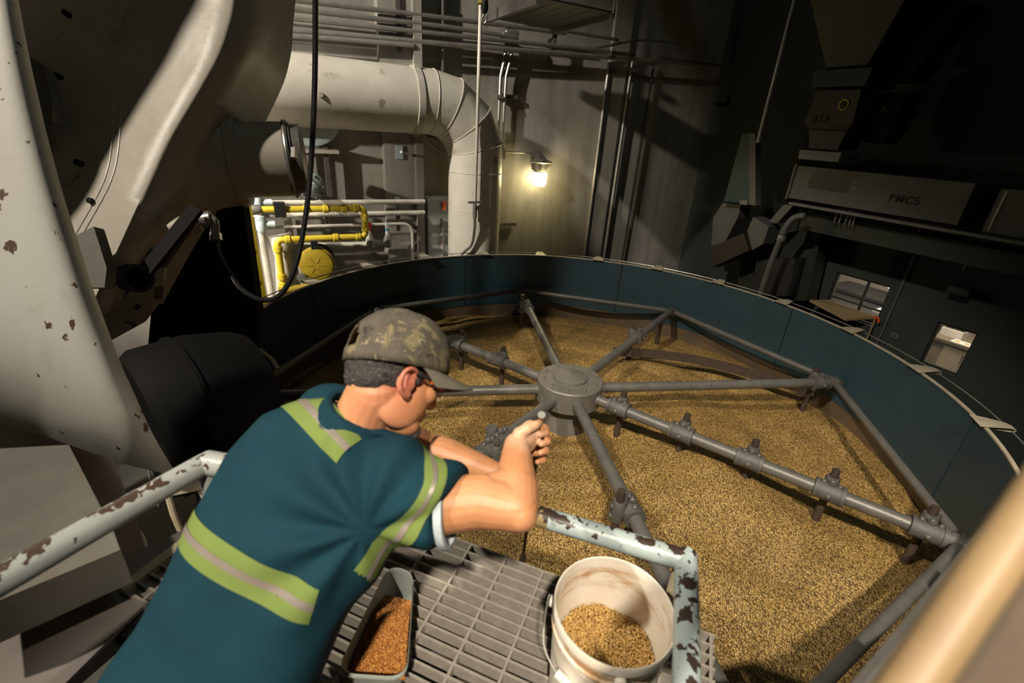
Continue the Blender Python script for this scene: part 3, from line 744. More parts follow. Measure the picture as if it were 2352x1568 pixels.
# wall lamp
lp = WB(1243, 372, 0.20); lamp = thing('wall_lamp', lp, 'lit caged wall lamp with glowing glass globe on the concrete wall', 'lamp')
MB().lathe(lp, Z, [(0.0, 0.045), (0.05, 0.05), (0.15, 0.02), (0.172, 0.0), (0.155, -0.012), (0.14, -0.02), (0.122, -0.115), (0.11, -0.12)], 32).build('canopy', 'galv', lamp)
for k in range(12):
    an = 2*math.pi*k/12; d = Vector((math.cos(an), math.sin(an), 0)); MB().bar(lp+d*0.142-Z*0.03, lp+d*0.126-Z*0.11, 0.012, 0.014).build('fin', 'galv', lamp, smooth=False)
MB().lathe(lp, Z, [(0.108, -0.118), (0.108, -0.14), (0.098, -0.145)], 28).build('collar', 'galv', lamp)
gl = MB().lathe(lp, Z, [(0.098, -0.142), (0.10, -0.16), (0.088, -0.30), (0.075, -0.335), (0.0, -0.345)], 28).build('globe', 'globe', lamp)
for k in range(8):
    an = 2*math.pi*k/8; d = Vector((math.cos(an), math.sin(an), 0)); MB().tube([lp+d*0.105-Z*0.14, lp+d*0.097-Z*0.30, lp+d*0.08-Z*0.345], 0.004, 6).build('cage_wire', 'galv', lamp)
ba = WB(1228, 352, 0.0); MB().hexa([lp+MR*0.05+NB*0.2+Z*0.02, lp-MR*0.07+NB*0.2+Z*0.02, lp-MR*0.07+NB*0.2+Z*0.15, lp+MR*0.01+NB*0.2+Z*0.15, lp+MR*0.06-NB*0.08+Z*0.03, lp-MR*0.06-NB*0.08+Z*0.03, lp-MR*0.05+NB*0.02+Z*0.14, lp-MR*0.01+NB*0.02+Z*0.14]).build('wall_bracket', 'steel', lamp, smooth=False)
MB().tube([WB(1157, 349, 0.1), WB(1222, 352, 0.1)], 0.012, 8).build('feed_pipe', 'galv', lamp)
light('wall_lamp_bulb', 'POINT', lp-Z*0.23-NB*0.13, 30, (1.0, 0.82, 0.40), shadow_soft_size=0.06)

# suspended conduit in front of the duct
hc = thing('drop_conduit', WB(1091, 480, 1.25), 'thin pale conduit hanging from the ceiling in front of the duct', 'conduit')
a = WB(1091, 470, 1.0); a0 = Vector((a.x, a.y, HC))
MB().tube([a0, a], 0.020, 12).build('pipe', 'pipe_white', hc)
MB().tube([a, a-Z*0.16], 0.028, 12).build('coupling', 'galv', hc)
MB().box(a+Z*0.03, MR*0.09, NB*0.02, Z*0.012).build('clip', 'galv', hc, smooth=False)
e1 = WB(1062, 583, 0.95)
MB().tube(smooth_path([a-Z*0.16, WB(1090, 525, 1.0), WB(1083, 562, 0.97), e1, e1-MR*0.15-Z*0.25], 6), 0.017, 10).build('flexible_tail', 'steel', hc)

# ------------------------------------------------------------------ pipework left of the duct
def pp(u, v, off): return WB(u, v, off)
gas = thing('gas_pipe', pp(640, 640, 0.9), 'bright yellow gas pipe bent in a square hook on the wall', 'pipe')
def elbow_path(pts, r=0.09, k=5):
    pts = [Vector(p) for p in pts]; out = [pts[0]]
    for i in range(1, len(pts)-1):
        a, b, c = pts[i-1], pts[i], pts[i+1]; d1 = (a-b).normalized(); d2 = (c-b).normalized()
        p0, p2 = b+d1*r, b+d2*r
        for j in range(k+1):
            t = j/k; out.append((1-t)**2*p0+2*t*(1-t)*b+t*t*p2)
    out.append(pts[-1]); return out
O1 = 0.8
zt_ = pp(700, 480, O1).z; sA = (pp(565, 480, O1)-CAM).dot(MR); sB = (pp(837, 490, O1)-CAM).dot(MR); zb_ = pp(760, 546, O1).z; sC = (pp(637, 560, O1)-CAM).dot(MR)
gp = lambda s, z, off=O1: NB*(DB-off)+MR*s+Z*z
path = elbow_path([gp(sA-0.3, zt_), gp(sB, zt_), gp(sB, zb_), gp(sC, zb_), gp(sC, zb_-1.2)], 0.07)
MB().tube(path, 0.036, 16).build('pipe_run', 'yellow', gas)
for s_, z_, d in ((sB-0.22, zt_, MR), (sB-0.42, zt_, MR), (sB-0.62, zt_, MR), (sB-0.09, zt_, MR), (sB-0.09, zb_, MR), (sC+0.11, zb_, MR), (sC+0.62, zb_, MR)):
    MB().lathe(gp(s_, z_)-d*0.03, d, [(0.042, 0), (0.048, 0.006), (0.048, 0.054), (0.042, 0.06)], 12).build('fitting', 'yellow', gas)
for z_ in (zt_-0.09, zb_+0.09): MB().lathe(gp(sB, z_)-Z*0.02, Z, [(0.046, 0), (0.046, 0.04)], 12).build('fitting', 'yellow', gas)
for z_ in (zb_-0.10, zb_-0.42, zb_-0.52): MB().lathe(gp(sC, z_)-Z*0.03, Z, [(0.05, 0), (0.05, 0.06)], 12).build('fitting', 'yellow', gas)
vb = MB().lathe(gp(sA+0.02, zt_), MR, [(0.045, 0), (0.055, 0.03), (0.055, 0.09), (0.045, 0.12)], 12).build('union', 'galv', gas)
MB().box(gp(sA+0.32, zt_), MR*0.055, NB*0.055, Z*0.075).build('valve_body', 'black', gas)
# white horizontal pipes
for v0, v1, u0, u1, r, lb in ((466, 463, 560, 975, 0.03, 'upper white pipe crossing the wall left of the duct'), (496, 488, 560, 975, 0.03, 'middle white pipe just under the yellow gas pipe'), (525, 512, 600, 915, 0.02, 'thin lower white pipe ending in a downward bend')):
    a, b = pp(u0, v0, 0.45), pp(u1, v1, 0.45); zz = pp((u0+u1)/2, (v0+v1)/2, 0.45).z; a.z = b.z = zz
    pts = [a, b]
    if r < 0.025: pts = elbow_path([a, b+MR*0.18, b+MR*0.18-Z*1.2], 0.14)
    conduit('white_pipe', pts, r, 'pipe_white', lb, 'pipe', 'white pipes left of the duct', 12)
wv = [((590, 468), (600, 700), 0.5, 0.04, 'white vertical pipe with tee valves next to the yellow ladder', 'pipe_white'), ((1015, 520), (1017, 600), 0.2, 0.03, 'short vertical pipe beside the grey cabinet', 'pipe_white'), ((660, 500), (672, 620), 0.4, 0.045, 'grey vertical pipe behind the yellow gas pipe', 'pipe_white'), ((684, 505), (690, 620), 0.35, 0.03, 'thin grey vertical pipe behind the yellow gas pipe', 'galv')]
for a, b, off, r, lb, mt in wv:
    p = pp(*a, off); o = conduit('vertical_pipe', [p, Vector((p.x, p.y, 0.3))], r, mt, lb, 'pipe', None, 12)
for (u, v) in ((592, 465), (600, 515)):
    p = pp(u, v, 0.56); tv = thing('tee_valve', p, 'pale blue tee valve %s on the white vertical pipe by the ladder' % ('upper' if v < 500 else 'lower'), 'valve')
    MB().lathe(p-Z*0.09, Z, [(0.04, 0), (0.058, 0.03), (0.058, 0.15), (0.045, 0.18)], 14).build('body', 'paleblue', tv)
    MB().tube([p, p+MR*0.14], 0.036, 12).build('branch', 'paleblue', tv)
# strut stands for the pipes
for u, v0, v1, lb in ((912, 452, 530, 'slotted strut carrying the white pipes beside the spray bottles'), (748, 478, 530, 'slotted strut carrying the white pipes behind the hose')):
    a = pp(u, v0, 0.40); b = pp(u, v1, 0.40); b = Vector((a.x, a.y, b.z))
    st = thing('pipe_strut', b, lb, 'strut'); MB().bar(a, b, 0.05, 0.04, NB).build('channel', 'galv', st, smooth=False)
    for q in range(4): MB().box(a+(b-a)*(0.15+0.22*q)-NB*0.021, MR*0.008, NB*0.002, Z*0.018).build('slot', 'black', st, smooth=False)
    MB().box((a+b)/2+NB*0.19, MR*0.02, NB*0.19, Z*0.02).build('wall_arm', 'galv', st, smooth=False)
# spray bottles
for u, v, cm, lb in ((850, 535, 'red', 'spray bottle with red trigger hanging beside the yellow pipe'), (890, 535, 'blue_plastic', 'spray bottle with blue collar hanging right of the red one')):
    p = pp(u, v+14, 0.52); sb = thing('spray_bottle', p-Z*0.1, lb, 'bottle', 'spray bottles')
    MB().lathe(p-Z*0.10, Z, [(0.0, 0), (0.05, 0.0), (0.055, 0.01), (0.055, 0.09), (0.045, 0.12), (0.028, 0.16), (0.02, 0.20), (0.02, 0.21)], 16).build('bottle', 'bottle', sb)
    MB().lathe(p+Z*0.11, Z, [(0.024, 0), (0.024, 0.025)], 12).build('collar', cm, sb)
    MB().hexa([p+Z*0.135+MR*0.02-NB*0.02, p+Z*0.135-MR*0.02-NB*0.02, p+Z*0.135-MR*0.02+NB*0.02, p+Z*0.135+MR*0.02+NB*0.02, p+Z*0.21+MR*0.012-NB*0.035, p+Z*0.21-MR*0.012-NB*0.035, p+Z*0.21-MR*0.012+NB*0.03, p+Z*0.21+MR*0.012+NB*0.03]).build('trigger_head', cm if cm == 'red' else 'bottle', sb)
# yellow fan cover with its dark body
p = pp(727, 607, 0.95); fc = thing('round_fan_cover', p-Z*0.3, 'ochre yellow round cover below the gas pipe', 'cover')
fx = (CAM+Vector((0, 0, -0.6))-p).normalized()
fx = (-NB*0.9-MR*0.2).normalized()
MB().lathe(p+fx*0.02, fx, [(0.0, 0.03), (0.13, 0.03), (0.175, 0.018), (0.182, 0.0), (0.182, -0.03)], 40).build('disc', 'yellow_dk', fc)
MB().lathe(p-fx*0.02, fx, [(0.19, -0.05), (0.195, 0.0), (0.185, 0.012)], 40).build('rim', 'yellow_dk', fc)
MB().lathe(p-fx*0.4, fx, [(0.1, 0), (0.17, 0.1), (0.17, 0.36)], 24).build('body', 'dark_metal', fc)
for k in range(6):
    an = 2*math.pi*k/6; x, y, _ = basis(fx); d = x*math.cos(an)+y*math.sin(an); MB().bar(p+fx*0.052+d*0.03, p+fx*0.052+d*0.10, 0.006, 0.004, fx).build('spoke_rib', 'yellow_dk', fc, smooth=False)
MB().box(p+Z*0.20-fx*0.0, MR*0.035, NB*0.03, Z*0.07).build('latch_bracket', 'black', fc, smooth=False)
# gauge
p = pp(693, 637, 1.0); ga = thing('pressure_gauge', p, 'small round pale pressure gauge under the yellow cover', 'gauge')
MB().lathe(p, fx, [(0.045, -0.03), (0.05, 0.0), (0.05, 0.02), (0.044, 0.022)], 20).build('case', 'galv', ga); MB().lathe(p, fx, [(0.042, 0.021), (0, 0.022)], 20).build('dial', 'paper', ga)
yp = conduit('yellow_drain_pipe', elbow_path([pp(640, 668, 0.85), pp(690, 662, 0.85), pp(745, 652, 0.85)]), 0.045, 'yellow_dk', 'ochre yellow pipe running low behind the tank rim', 'pipe', None, 12)
# pale blue flanged valve disc and blower housing
p = pp(717, 430, 1.0); vd = thing('flanged_disc', p-Z*0.15, 'pale blue bolted flange disc hanging behind the black hose', 'flange')
fx2 = (-NB*0.92+MR*0.15-Z*0.1).normalized()
MB().lathe(p, fx2, [(0.135, -0.04), (0.14, -0.035), (0.14, 0), (0.13, 0.006), (0.05, 0.01), (0.045, 0.05), (0.0, 0.055)], 36).build('disc', 'paleblue', vd)
x, y, _ = basis(fx2)
for k in range(10):
    an = 2*math.pi*k/10; inst('bolt', boltm, mat4(x, y, fx2, p+(x*math.cos(an)+y*math.sin(an))*0.118+fx2*0.004), vd)
MB().tube([p-fx2*0.04, p-fx2*0.5], 0.07, 16).build('stub', 'dark_metal', vd)
p = pp(712, 262, 0.26); bl = thing('blower_housing', p-Z*0.3, 'pale blue round blower casing behind the fat duct', 'blower')
MB().lathe(p+NB*0.25, -NB, [(0.31, 0), (0.34, 0.02), (0.34, 0.2), (0.31, 0.22), (0.0, 0.23)], 40).build('casing', 'paleblue', bl)
c = pp(718, 345, 0.2); MB().box(c, MR*0.27, NB*0.18, Z*0.02).build('shelf', 'pipe_white', bl, smooth=False)
for u in (690, 752):
    c = pp(u, 395, 0.2); MB().box(c, MR*0.025, NB*0.05, Z*0.28).build('stand_leg', 'steel', bl, smooth=False)
# electrical cabinet
ca, cb_ = pp(978, 452, 0.22), pp(1040, 600, 0.22); cab2 = thing('electrical_cabinet', Vector((ca.x, ca.y, 1.2)), 'grey green electrical cabinet with orange switch beside the falling duct', 'cabinet')
zc1 = pp(985, 452, 0.22).z; sa, sb_ = (ca-CAM).dot(MR), (ca-CAM).dot(MR)+0.62
bx = lambda s0, s1_, d0, d1, z0, z1: MB().hexa([NB*(DB-d0)+MR*s0+Z*z0, NB*(DB-d0)+MR*s1_+Z*z0, NB*(DB-d1)+MR*s1_+Z*z0, NB*(DB-d1)+MR*s0+Z*z0, NB*(DB-d0)+MR*s0+Z*z1, NB*(DB-d0)+MR*s1_+Z*z1, NB*(DB-d1)+MR*s1_+Z*z1, NB*(DB-d1)+MR*s0+Z*z1])
bx(sa, sb_, 0.02, 0.20, 0.9, zc1).build('body', 'cabinet_grey', cab2, smooth=False)
dr = bx(sa+0.02, sb_-0.02, 0.201, 0.22, 0.92, zc1-0.02).build('door', 'cabinet_grey', cab2, smooth=False)
MB().tube([NB*(DB-0.222)+MR*(sa+0.02)+Z*0.95, NB*(DB-0.222)+MR*(sa+0.02)+Z*(zc1-0.06)], 0.008, 8).build('hinge', 'steel', dr)
p = pp(1020, 472, 0.27); MB().box(p, MR*0.02, NB*0.03, Z*0.055).build('switch_handle', 'orange', cab2, smooth=False)
p = pp(1014, 512, 0.26); MB().box(p, MR*0.015, NB*0.02, Z*0.06).build('latch', 'steel', cab2, smooth=False)
# dark column in front of the wall and bracket arm
a = pp(966, 430, 0.24); tag(MB().hexa([Vector((a.x, a.y, 0))+MR*s0+NB*d0+Z*z0 for z0 in (0, HC) for s0, d0 in ((-0.05, 0), (0.05, 0), (0.05, 0.22), (-0.05, 0.22))]).build('steel_post', 'concrete', smooth=False), 'narrow square post running up the wall left of the elbow', 'post')
p = pp(935, 352, 0.35); ba2 = thing('angle_bracket', p, 'short steel angle bracket sticking out of the wall beside the post', 'bracket')
MB().bar(p-MR*0.10+Z*0.02-NB*0.1, p+MR*0.2-Z*0.05+NB*0.25, 0.03, 0.03).build('arm', 'galv', ba2, smooth=False)
MB().box(p-MR*0.06+NB*0.16, MR*0.05, NB*0.008, Z*0.08).build('plate', 'paleblue', ba2, smooth=False)
p = pp(993, 303, 0.3); jb = thing('junction_box', p, 'small dark junction box tucked under the duct elbow', 'box')
MB().box(p, MR*0.07, NB*0.05, Z*0.07).build('box', 'steel', jb, smooth=False); MB().lathe(p-NB*0.05, -NB, [(0.045, 0), (0.045, 0.012), (0, 0.014)], 16).build('cover', 'dark_metal', jb)
MB().tube(smooth_path([pp(985, 325, 0.3), pp(1000, 340, 0.3), pp(1025, 348, 0.25)], 5), 0.022, 8).build('elbow', 'galv', jb)
# long insulated pipe low on the wall
conduit('insulated_pipe', [pp(640, 573, 0.5), pp(880, 566, 0.45)], 0.07, 'pipe_white', 'fat pale insulated pipe behind the yellow cover', 'pipe', None, 16)
conduit('insulated_pipe', [pp(640, 540, 0.6), pp(655, 590, 0.62), pp(660, 720, 0.62)], 0.11, 'pipe_white', 'fat pale vertical pipe behind the yellow gas pipe elbow', 'pipe', None, 16)

# yellow ladder
ldr = thing('ladder', AT(590, 700, 4.2), 'yellow steel ladder rising behind the roaster', 'ladder')
la, lb_ = AT(571, 445, 4.05), AT(608, 706, 4.5); la = Vector((lb_.x, lb_.y, la.z)); lx_ = MR*-0.42
for o_ in (Vector((0, 0, 0)), lx_):
    MB().bar(lb_+o_-Z*1.2, la+o_+Z*1.0, 0.025, 0.06, MR).build('rail', 'yellow', ldr, smooth=False)
for k in range(9):
    c = lb_-Z*0.9+Z*0.29*k; MB().bar(c, c+lx_, 0.03, 0.035, Z).build('rung', 'yellow', ldr, smooth=False)

# ------------------------------------------------------------------ roaster head, left
rst = thing('drum_roaster', AT(400, 760, 2.9)-Z*0.3, 'cream painted drum roaster with side spout, left of the tank', 'roaster')
cre = [(552, -90, 2.66), (545, -40, 2.66), (537, 0, 2.66), (524, 60, 2.64), (500, 130, 2.62), (447, 225, 2.58), (385, 330, 2.54), (340, 430, 2.50), (288, 545, 2.46), (232, 665, 2.42), (196, 745, 2.40)]
sil = [(640, -90, 3.05), (636, -40, 3.05), (632, 0, 3.05), (628, 60, 3.04), (612, 130, 3.02), (582, 198, 3.0), (540, 280, 2.97), (480, 400, 2.95), (405, 510, 2.86), (345, 610, 2.78), (300, 690, 2.72)]
lft = [(u-640, v+60, d+0.02+0.34*max(0.0, min(1.0, v/600))) for u, v, d in cre]
k_ = 5
C1 = smooth_path([AT(*q) for q in cre], k_); C2 = smooth_path([AT(*q) for q in sil], k_); C0 = smooth_path([AT(*q) for q in lft], k_)
rows = []
for a, b, c in zip(C0, C1, C2):
    row = [a+(b-a)*t for t in (0, 0.2, 0.4, 0.6, 0.8, 0.93)]
    nf = (b-a).normalized(); nb_ = (c-b).normalized()
    row += [b-nf*0.015, b+nb_*0.02, b+(c-b)*0.15]
    bulge = (CAM-b).normalized()*0.05
    row += [b+(c-b)*t+bulge*math.sin(math.pi*t) for t in (0.35, 0.6, 0.8, 0.92)]+[c, c+(AT(1176, 784, 1)-CAM).normalized()*0.25]
    rows.append(row)
MB().grid(rows, 0.02).build('casing', 'housing', rst, angle=60)
for dx_ in (0, 0.035):
    sm = [a+(b-a)*min(0.985, (0.50+dx_*0.7+0.44*(i/50)**1.0+0.05*math.sin(i*0.25))) for i, (a, b) in enumerate(zip(C0, C1))]
    MB().tube(sm, 0.006, 6).build('weld_seam', 'housing', rst)
# conical fairing and spout
ax0, ax1 = AT(420, 372, 2.98), AT(690, 366, 3.20); dS = (ax1-ax0).normalized(); Lc = (ax1-ax0).length
R1 = 0.272
cone = MB().lathe(ax0, dS, [(0.40, -0.05), (0.34, 0.06), (0.295, 0.16), (0.283, 0.26), (0.282, Lc*0.5)], 56).build('spout_cone', 'housing', rst, angle=60)
MB().lathe(ax0+dS*(Lc*0.42), dS, [(0.272, 0), (0.292, 0.004), (0.292, 0.034), (0.272, 0.04)], 56).build('flange', 'housing', rst)
MB().lathe(ax0+dS*(Lc*0.47), dS, [(0.236, 0), (0.236, Lc*0.42)], 56).build('spout', 'housing', rst)
cap = MB().lathe(ax0+dS*(Lc*0.885), dS, [(0.236, 0), (0.246, 0.005), (0.246, 0.03), (0.234, 0.035), (0.234, 0.045), (0.222, 0.05), (0.222, 0.10), (0.19, 0.115), (0, 0.12)], 56).build('spout_cap', 'steel', rst)
MB().lathe(ax0+dS*(Lc*0.885), dS, [(0.249, 0.008), (0.252, 0.016), (0.249, 0.024)], 56).build('clamp_ring', 'galv', cap)
MB().box(AT(676, 352, 2.76), AX*0.012, AY*0.03, AZ*0.02).build('clamp_lever', 'steel', cap)
# lower skirt with worn paint
sk = [[AT(330, 560, 2.66), AT(385, 590, 2.72), AT(382, 630, 2.74)], [AT(290, 610, 2.60), AT(372, 640, 2.70), AT(372, 690, 2.75)], [AT(255, 660, 2.55), AT(330, 700, 2.68), AT(335, 738, 2.75)], [AT(215, 720, 2.50), AT(270, 745, 2.62), AT(262, 778, 2.72)], [AT(190, 770, 2.45), AT(215, 790, 2.6), AT(210, 800, 2.7)]]
MB().grid(sk, 0.02).build('skirt', 'housing_worn', rst, angle=60)
MB().bar(AT(452, 478, 2.60), AT(310, 655, 2.50), 0.07, 0.03, -AZ).build('worn_strap', 'dark_metal', rst, smooth=False)
MB().bar(AT(448, 500, 2.62), AT(372, 610, 2.56), 0.03, 0.03, -AZ).build('edge_bar', 'brown_dark', rst, smooth=False)
nz = AT(285, 632, 2.42); MB().lathe(nz+AZ*0.1-AX*0.05, (AX*0.85-AZ*0.5-AY*0.1), [(0.075, 0), (0.075, 0.10), (0.055, 0.10), (0.05, 0.02)], 24).build('nozzle', 'brown_dark', rst)
for (u, v) in ((148, 28), (128, 172), (176, 372), (205, 460)):
    c = AT(u, v, 2.60 if v < 200 else 2.52); MB().lathe(c, -AZ, [(0.016, -0.03), (0.016, 0.004), (0, 0.006)], 10).build('bolt', 'dark_metal', rst)
for q in (((70, 130), (100, 150), (122, 230), (118, 280), (70, 270)), ((165, 545), (215, 520), (245, 615), (240, 660), (180, 660))):
    c = [AT(u, v, 2.48 if q[0][1] < 300 else 2.30) for u, v in q]; n_ = len(c); mb = MB(); mb.add(c+[p_+AZ*0.06 for p_ in c], [tuple(range(n_)), tuple(reversed(range(n_, 2*n_)))]+[(i, (i+1) % n_, n_+(i+1) % n_, n_+i) for i in range(n_)])
    mb.build('bracket_plate', 'block', rst, smooth=False)
# hose connector
hs = thing('hose_connector', AT(470, 530, 2.7), 'cream and steel elbow coupling under the roaster spout', 'coupling')
MB().tube([AT(395, 530, 2.66), AT(452, 508, 2.70)], 0.058, 18).build('sleeve', 'housing_worn', hs)
MB().tube([AT(452, 508, 2.70), AT(466, 504, 2.71)], 0.03, 14).build('nipple', 'galv', hs)
MB().tube([AT(466, 505, 2.71), AT(486, 502, 2.72)], 0.045, 16).build('swivel', 'galv', hs)
MB().tube(elbow_path([AT(482, 502, 2.72), AT(492, 505, 2.72), AT(495, 545, 2.75)], 0.02), 0.026, 12).build('elbow', 'galv', hs)
MB().tube([AT(494, 536, 2.75), AT(496, 552, 2.75)], 0.034, 8).build('nut', 'galv', hs)
# hanging black hose
hp = smooth_path([AT(724, -60, 2.75), AT(724, 120, 2.78), AT(721, 250, 2.80), AT(714, 380, 2.82), AT(703, 490, 2.84), AT(685, 590, 2.86), AT(664, 648, 2.86), AT(640, 680, 2.86), AT(615, 689, 2.86), AT(585, 684, 2.85), AT(550, 660, 2.83), AT(522, 618, 2.80), AT(505, 585, 2.77), AT(496, 550, 2.75)], 8)
hose = thing('ribbed_hose', AT(615, 689, 2.86), 'black ribbed hose looping from the ceiling to the roaster coupling', 'hose')
ns = []; rr = []
# resample to ribs
L = [0.0]
for a, b in zip(hp, hp[1:]): L.append(L[-1]+(b-a).length)
tot = L[-1]; nr = 240
for i in range(nr*2+1):
    d_ = tot*i/(nr*2); j = max(k for k in range(len(L)) if L[k] <= d_+1e-9); j = min(j, len(hp)-2); t = (d_-L[j])/(L[j+1]-L[j]); ns.append(hp[j]+(hp[j+1]-hp[j])*t); rr.append(0.0172 if i % 2 else 0.0145)
MB().tube(ns, rr, 10).build('hose', 'black', hose, angle=20)
# dark sheet and drum in front of the roaster
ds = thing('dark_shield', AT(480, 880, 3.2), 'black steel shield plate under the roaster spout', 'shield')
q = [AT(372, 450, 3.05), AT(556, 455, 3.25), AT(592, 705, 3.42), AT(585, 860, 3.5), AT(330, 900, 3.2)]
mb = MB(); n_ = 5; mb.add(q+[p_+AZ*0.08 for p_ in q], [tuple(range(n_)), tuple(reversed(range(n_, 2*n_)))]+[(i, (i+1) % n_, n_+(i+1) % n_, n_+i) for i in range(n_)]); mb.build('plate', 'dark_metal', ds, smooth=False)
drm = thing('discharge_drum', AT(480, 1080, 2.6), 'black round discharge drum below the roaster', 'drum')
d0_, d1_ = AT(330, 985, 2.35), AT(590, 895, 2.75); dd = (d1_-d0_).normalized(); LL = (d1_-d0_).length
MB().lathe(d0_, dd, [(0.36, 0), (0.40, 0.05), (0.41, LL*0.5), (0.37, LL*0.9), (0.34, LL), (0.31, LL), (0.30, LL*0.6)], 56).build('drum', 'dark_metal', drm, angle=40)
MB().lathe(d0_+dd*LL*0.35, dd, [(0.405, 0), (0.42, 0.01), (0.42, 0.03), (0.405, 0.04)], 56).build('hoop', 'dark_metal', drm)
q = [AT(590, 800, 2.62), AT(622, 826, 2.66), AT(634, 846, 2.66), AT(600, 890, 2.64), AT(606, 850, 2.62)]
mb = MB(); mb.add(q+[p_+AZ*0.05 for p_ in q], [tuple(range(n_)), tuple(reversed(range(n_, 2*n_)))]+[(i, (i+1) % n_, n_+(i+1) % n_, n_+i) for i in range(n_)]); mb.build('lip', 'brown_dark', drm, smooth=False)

# ------------------------------------------------------------------ white curved chute, left foreground
edge = [(-60, -900), (-20, -420), (10, -180), (36, 0), (66, 150), (100, 300), (135, 430), (200, 640), (270, 830), (340, 980), (405, 1088)]
bot = [(-420, 860), (-300, 890), (-200, 915), (-100, 938), (0, 968), (100, 996), (200, 1032), (300, 1066), (405, 1090)]
def vtop(u): return float(np.interp(u, [e_[0] for e_ in edge], [e_[1] for e_ in edge]))
def vbot(u): return float(np.interp(u, [b_[0] for b_ in bot], [b_[1] for b_ in bot]))
us = [-420, -330, -250, -180, -120, -60]+[-60+465*(i/26) for i in range(1, 27)]
rows = []
for u in us:
    v0 = vtop(u) if u > -60 else -900.0; v1 = vbot(u); row = []
    for j in range(29):
        t = j/28; v = v0+(v1-v0)*(1-(1-t)**1.6)
        dep = 1.60-0.26*((405-u)/825.0)+0.30*math.exp(-(v1-v)/75.0)+0.05*math.exp(-(v-v0)/60.0)
        row.append(AT(u, v, dep))
    rows.append(row)
ch = thing('white_chute', AT(100, 1000, 1.75), 'large curved white painted chute with rust chips at left', 'chute')
MB().grid(rows, 0.006).build('sheet', 'chute', ch, angle=60)

# tall silo added unseen at left to cast shade on the roaster
ed = AT(385, 290, 2.53); kd = Vector((ed.x-KEY.x, ed.y-KEY.y, 0)); ln = kd.length; kd.normalize(); lp_ = Vector((-kd.y, kd.x, 0))
sc0 = Vector((ed.x, ed.y, 0))-kd*1.25+lp_*0.80
blocker = thing('shade_blocker', sc0, 'tall cream silo added out of view to shade the roaster', 'blocker')
MB().lathe(sc0, Z, [(0.6, 0), (0.6, CZ+3.3), (0.35, CZ+3.6), (0, CZ+3.65)], 48).build('shell', 'housing', blocker)
for z_ in (0.02, 2.0, 4.0): MB().lathe(sc0+Z*z_, Z, [(0.6, 0), (0.62, 0.01), (0.62, 0.06), (0.6, 0.07)], 48).build('hoop', 'housing', blocker)
# ------------------------------------------------------------------ machinery along the dark right wall
def wbox(u0, v0, u1, v1, off, depth):     # room-aligned box whose visible face spans two pixels
    a, b = WR(u0, v0, off), WR(u1, v1, off); sa, sb = rs(a), rs(b); z0, z1 = min(a.z, b.z), max(a.z, b.z)
    return rbox(MB(), sa, sb, -off, -off+depth, z0, z1), sa, sb, z0, z1
mb, sa, sb, z0, z1 = wbox(1832, 380, 2198, 517, 0.75, 0.6)
cv = thing('conveyor_casing', rp((sa+sb)/2, -0.4, z0), 'grey conveyor casing lettered PMCS above the dark hall', 'conveyor')
mb.build('casing', 'grey_panel', cv, smooth=False)
tc_ = WR(2076, 459, 0.755)
lettering('PMCS', 0.118, tc_, -NB, Z, 'ink', cv)
q = WR(1962, 427, 0.752); MB().box(q, NB*0.028, MR*0.002, Z*0.04).build('tag_plate', 'block', cv, smooth=False)
lettering('7', 0.06, q-MR*0.003, -NB, Z, 'ink', cv)
rbox(MB(), sa-0.03, sa+0.0, -0.77, -0.15, z0-0.02, z1+0.02).build('end_flange', 'grey_panel', cv, smooth=False)
c2 = thing('conveyor_casing', rp(sb+0.9, -0.4, z0), 'plain grey conveyor casing at the right edge past the dark gap', 'conveyor')
rbox(MB(), sb+0.21, sb+1.7, -0.75, -0.15, z0-0.02, z1-0.02).build('casing', 'grey_panel', c2, smooth=False)
rbox(MB(), sb+0.25, sb+0.27, -0.76, -0.75, z0, z1-0.04).build('seam_strip', 'galv', c2, smooth=False)
# beam and walkway below the conveyor
a, b = WR(1812, 464, 0.9), WR(2352, 556, 0.9)
tag(rbox(MB(), rs(a), rs(b)+0.4, -0.9, -0.8, (a.z+b.z)/2-0.03, (a.z+b.z)/2).build('conveyor_rail', 'steel', smooth=False), 'thin dark rail running under the conveyor casings', 'rail')
a, b = WR(1840, 505, 0.7), WR(2352, 600, 0.7); zz = (WR(2000, 520, 0.7).z+WR(2000, 560, 0.7).z)/2
tag(rbox(MB(), rs(a), rs(b)+0.4, -0.7, -0.3, zz-0.10, zz+0.10).build('support_beam', 'green_dark', smooth=False), 'dark green support beam under the conveyor', 'beam')
# hangers
for k, u in enumerate((1926, 1937, 1951, 1960, 1968)):
    a, b = WR(u, 480+k*2, 0.8), WR(u-4, 512+k*2, 0.8); o = MB().tube([a, Vector((a.x, a.y, b.z))], 0.008, 6).build('hanger_rod', 'galv')
    tag(o, '%s thin hanger rod in the row of five under the lettered conveyor' % ('leftmost', 'second', 'middle', 'fourth', 'rightmost')[k], 'rod', 'hanger rods under the lettered conveyor')
for (u0, v0, u1, v1, lb) in ((2115, 520, 2108, 545, 'short bright rod above the left dark wall seam'), (2245, 560, 2240, 578, 'short bright rod hanging under the support beam'), (2222, 600, 2215, 622, 'bright cord end hanging right of the far window')):
    a, b = WR(u0, v0, 0.4), WR(u1, v1, 0.4); tag(MB().tube([a, Vector((a.x, a.y, b.z))], 0.008, 6).build('bright_rod', 'galv'), lb, 'rod')
a, b = WR(2108, 570, 0.03), WR(2012, 800, 0.03); tag(MB().tube([a, Vector((a.x, a.y, b.z))], 0.012, 6).build('wall_conduit', 'steel'), 'thin conduit down the dark wall right of the far window', 'conduit')
a = WR(2205, 665, 0.12); eb = thing('exit_fitting', a, 'dim glass fitting on the dark wall above the right window', 'fitting')
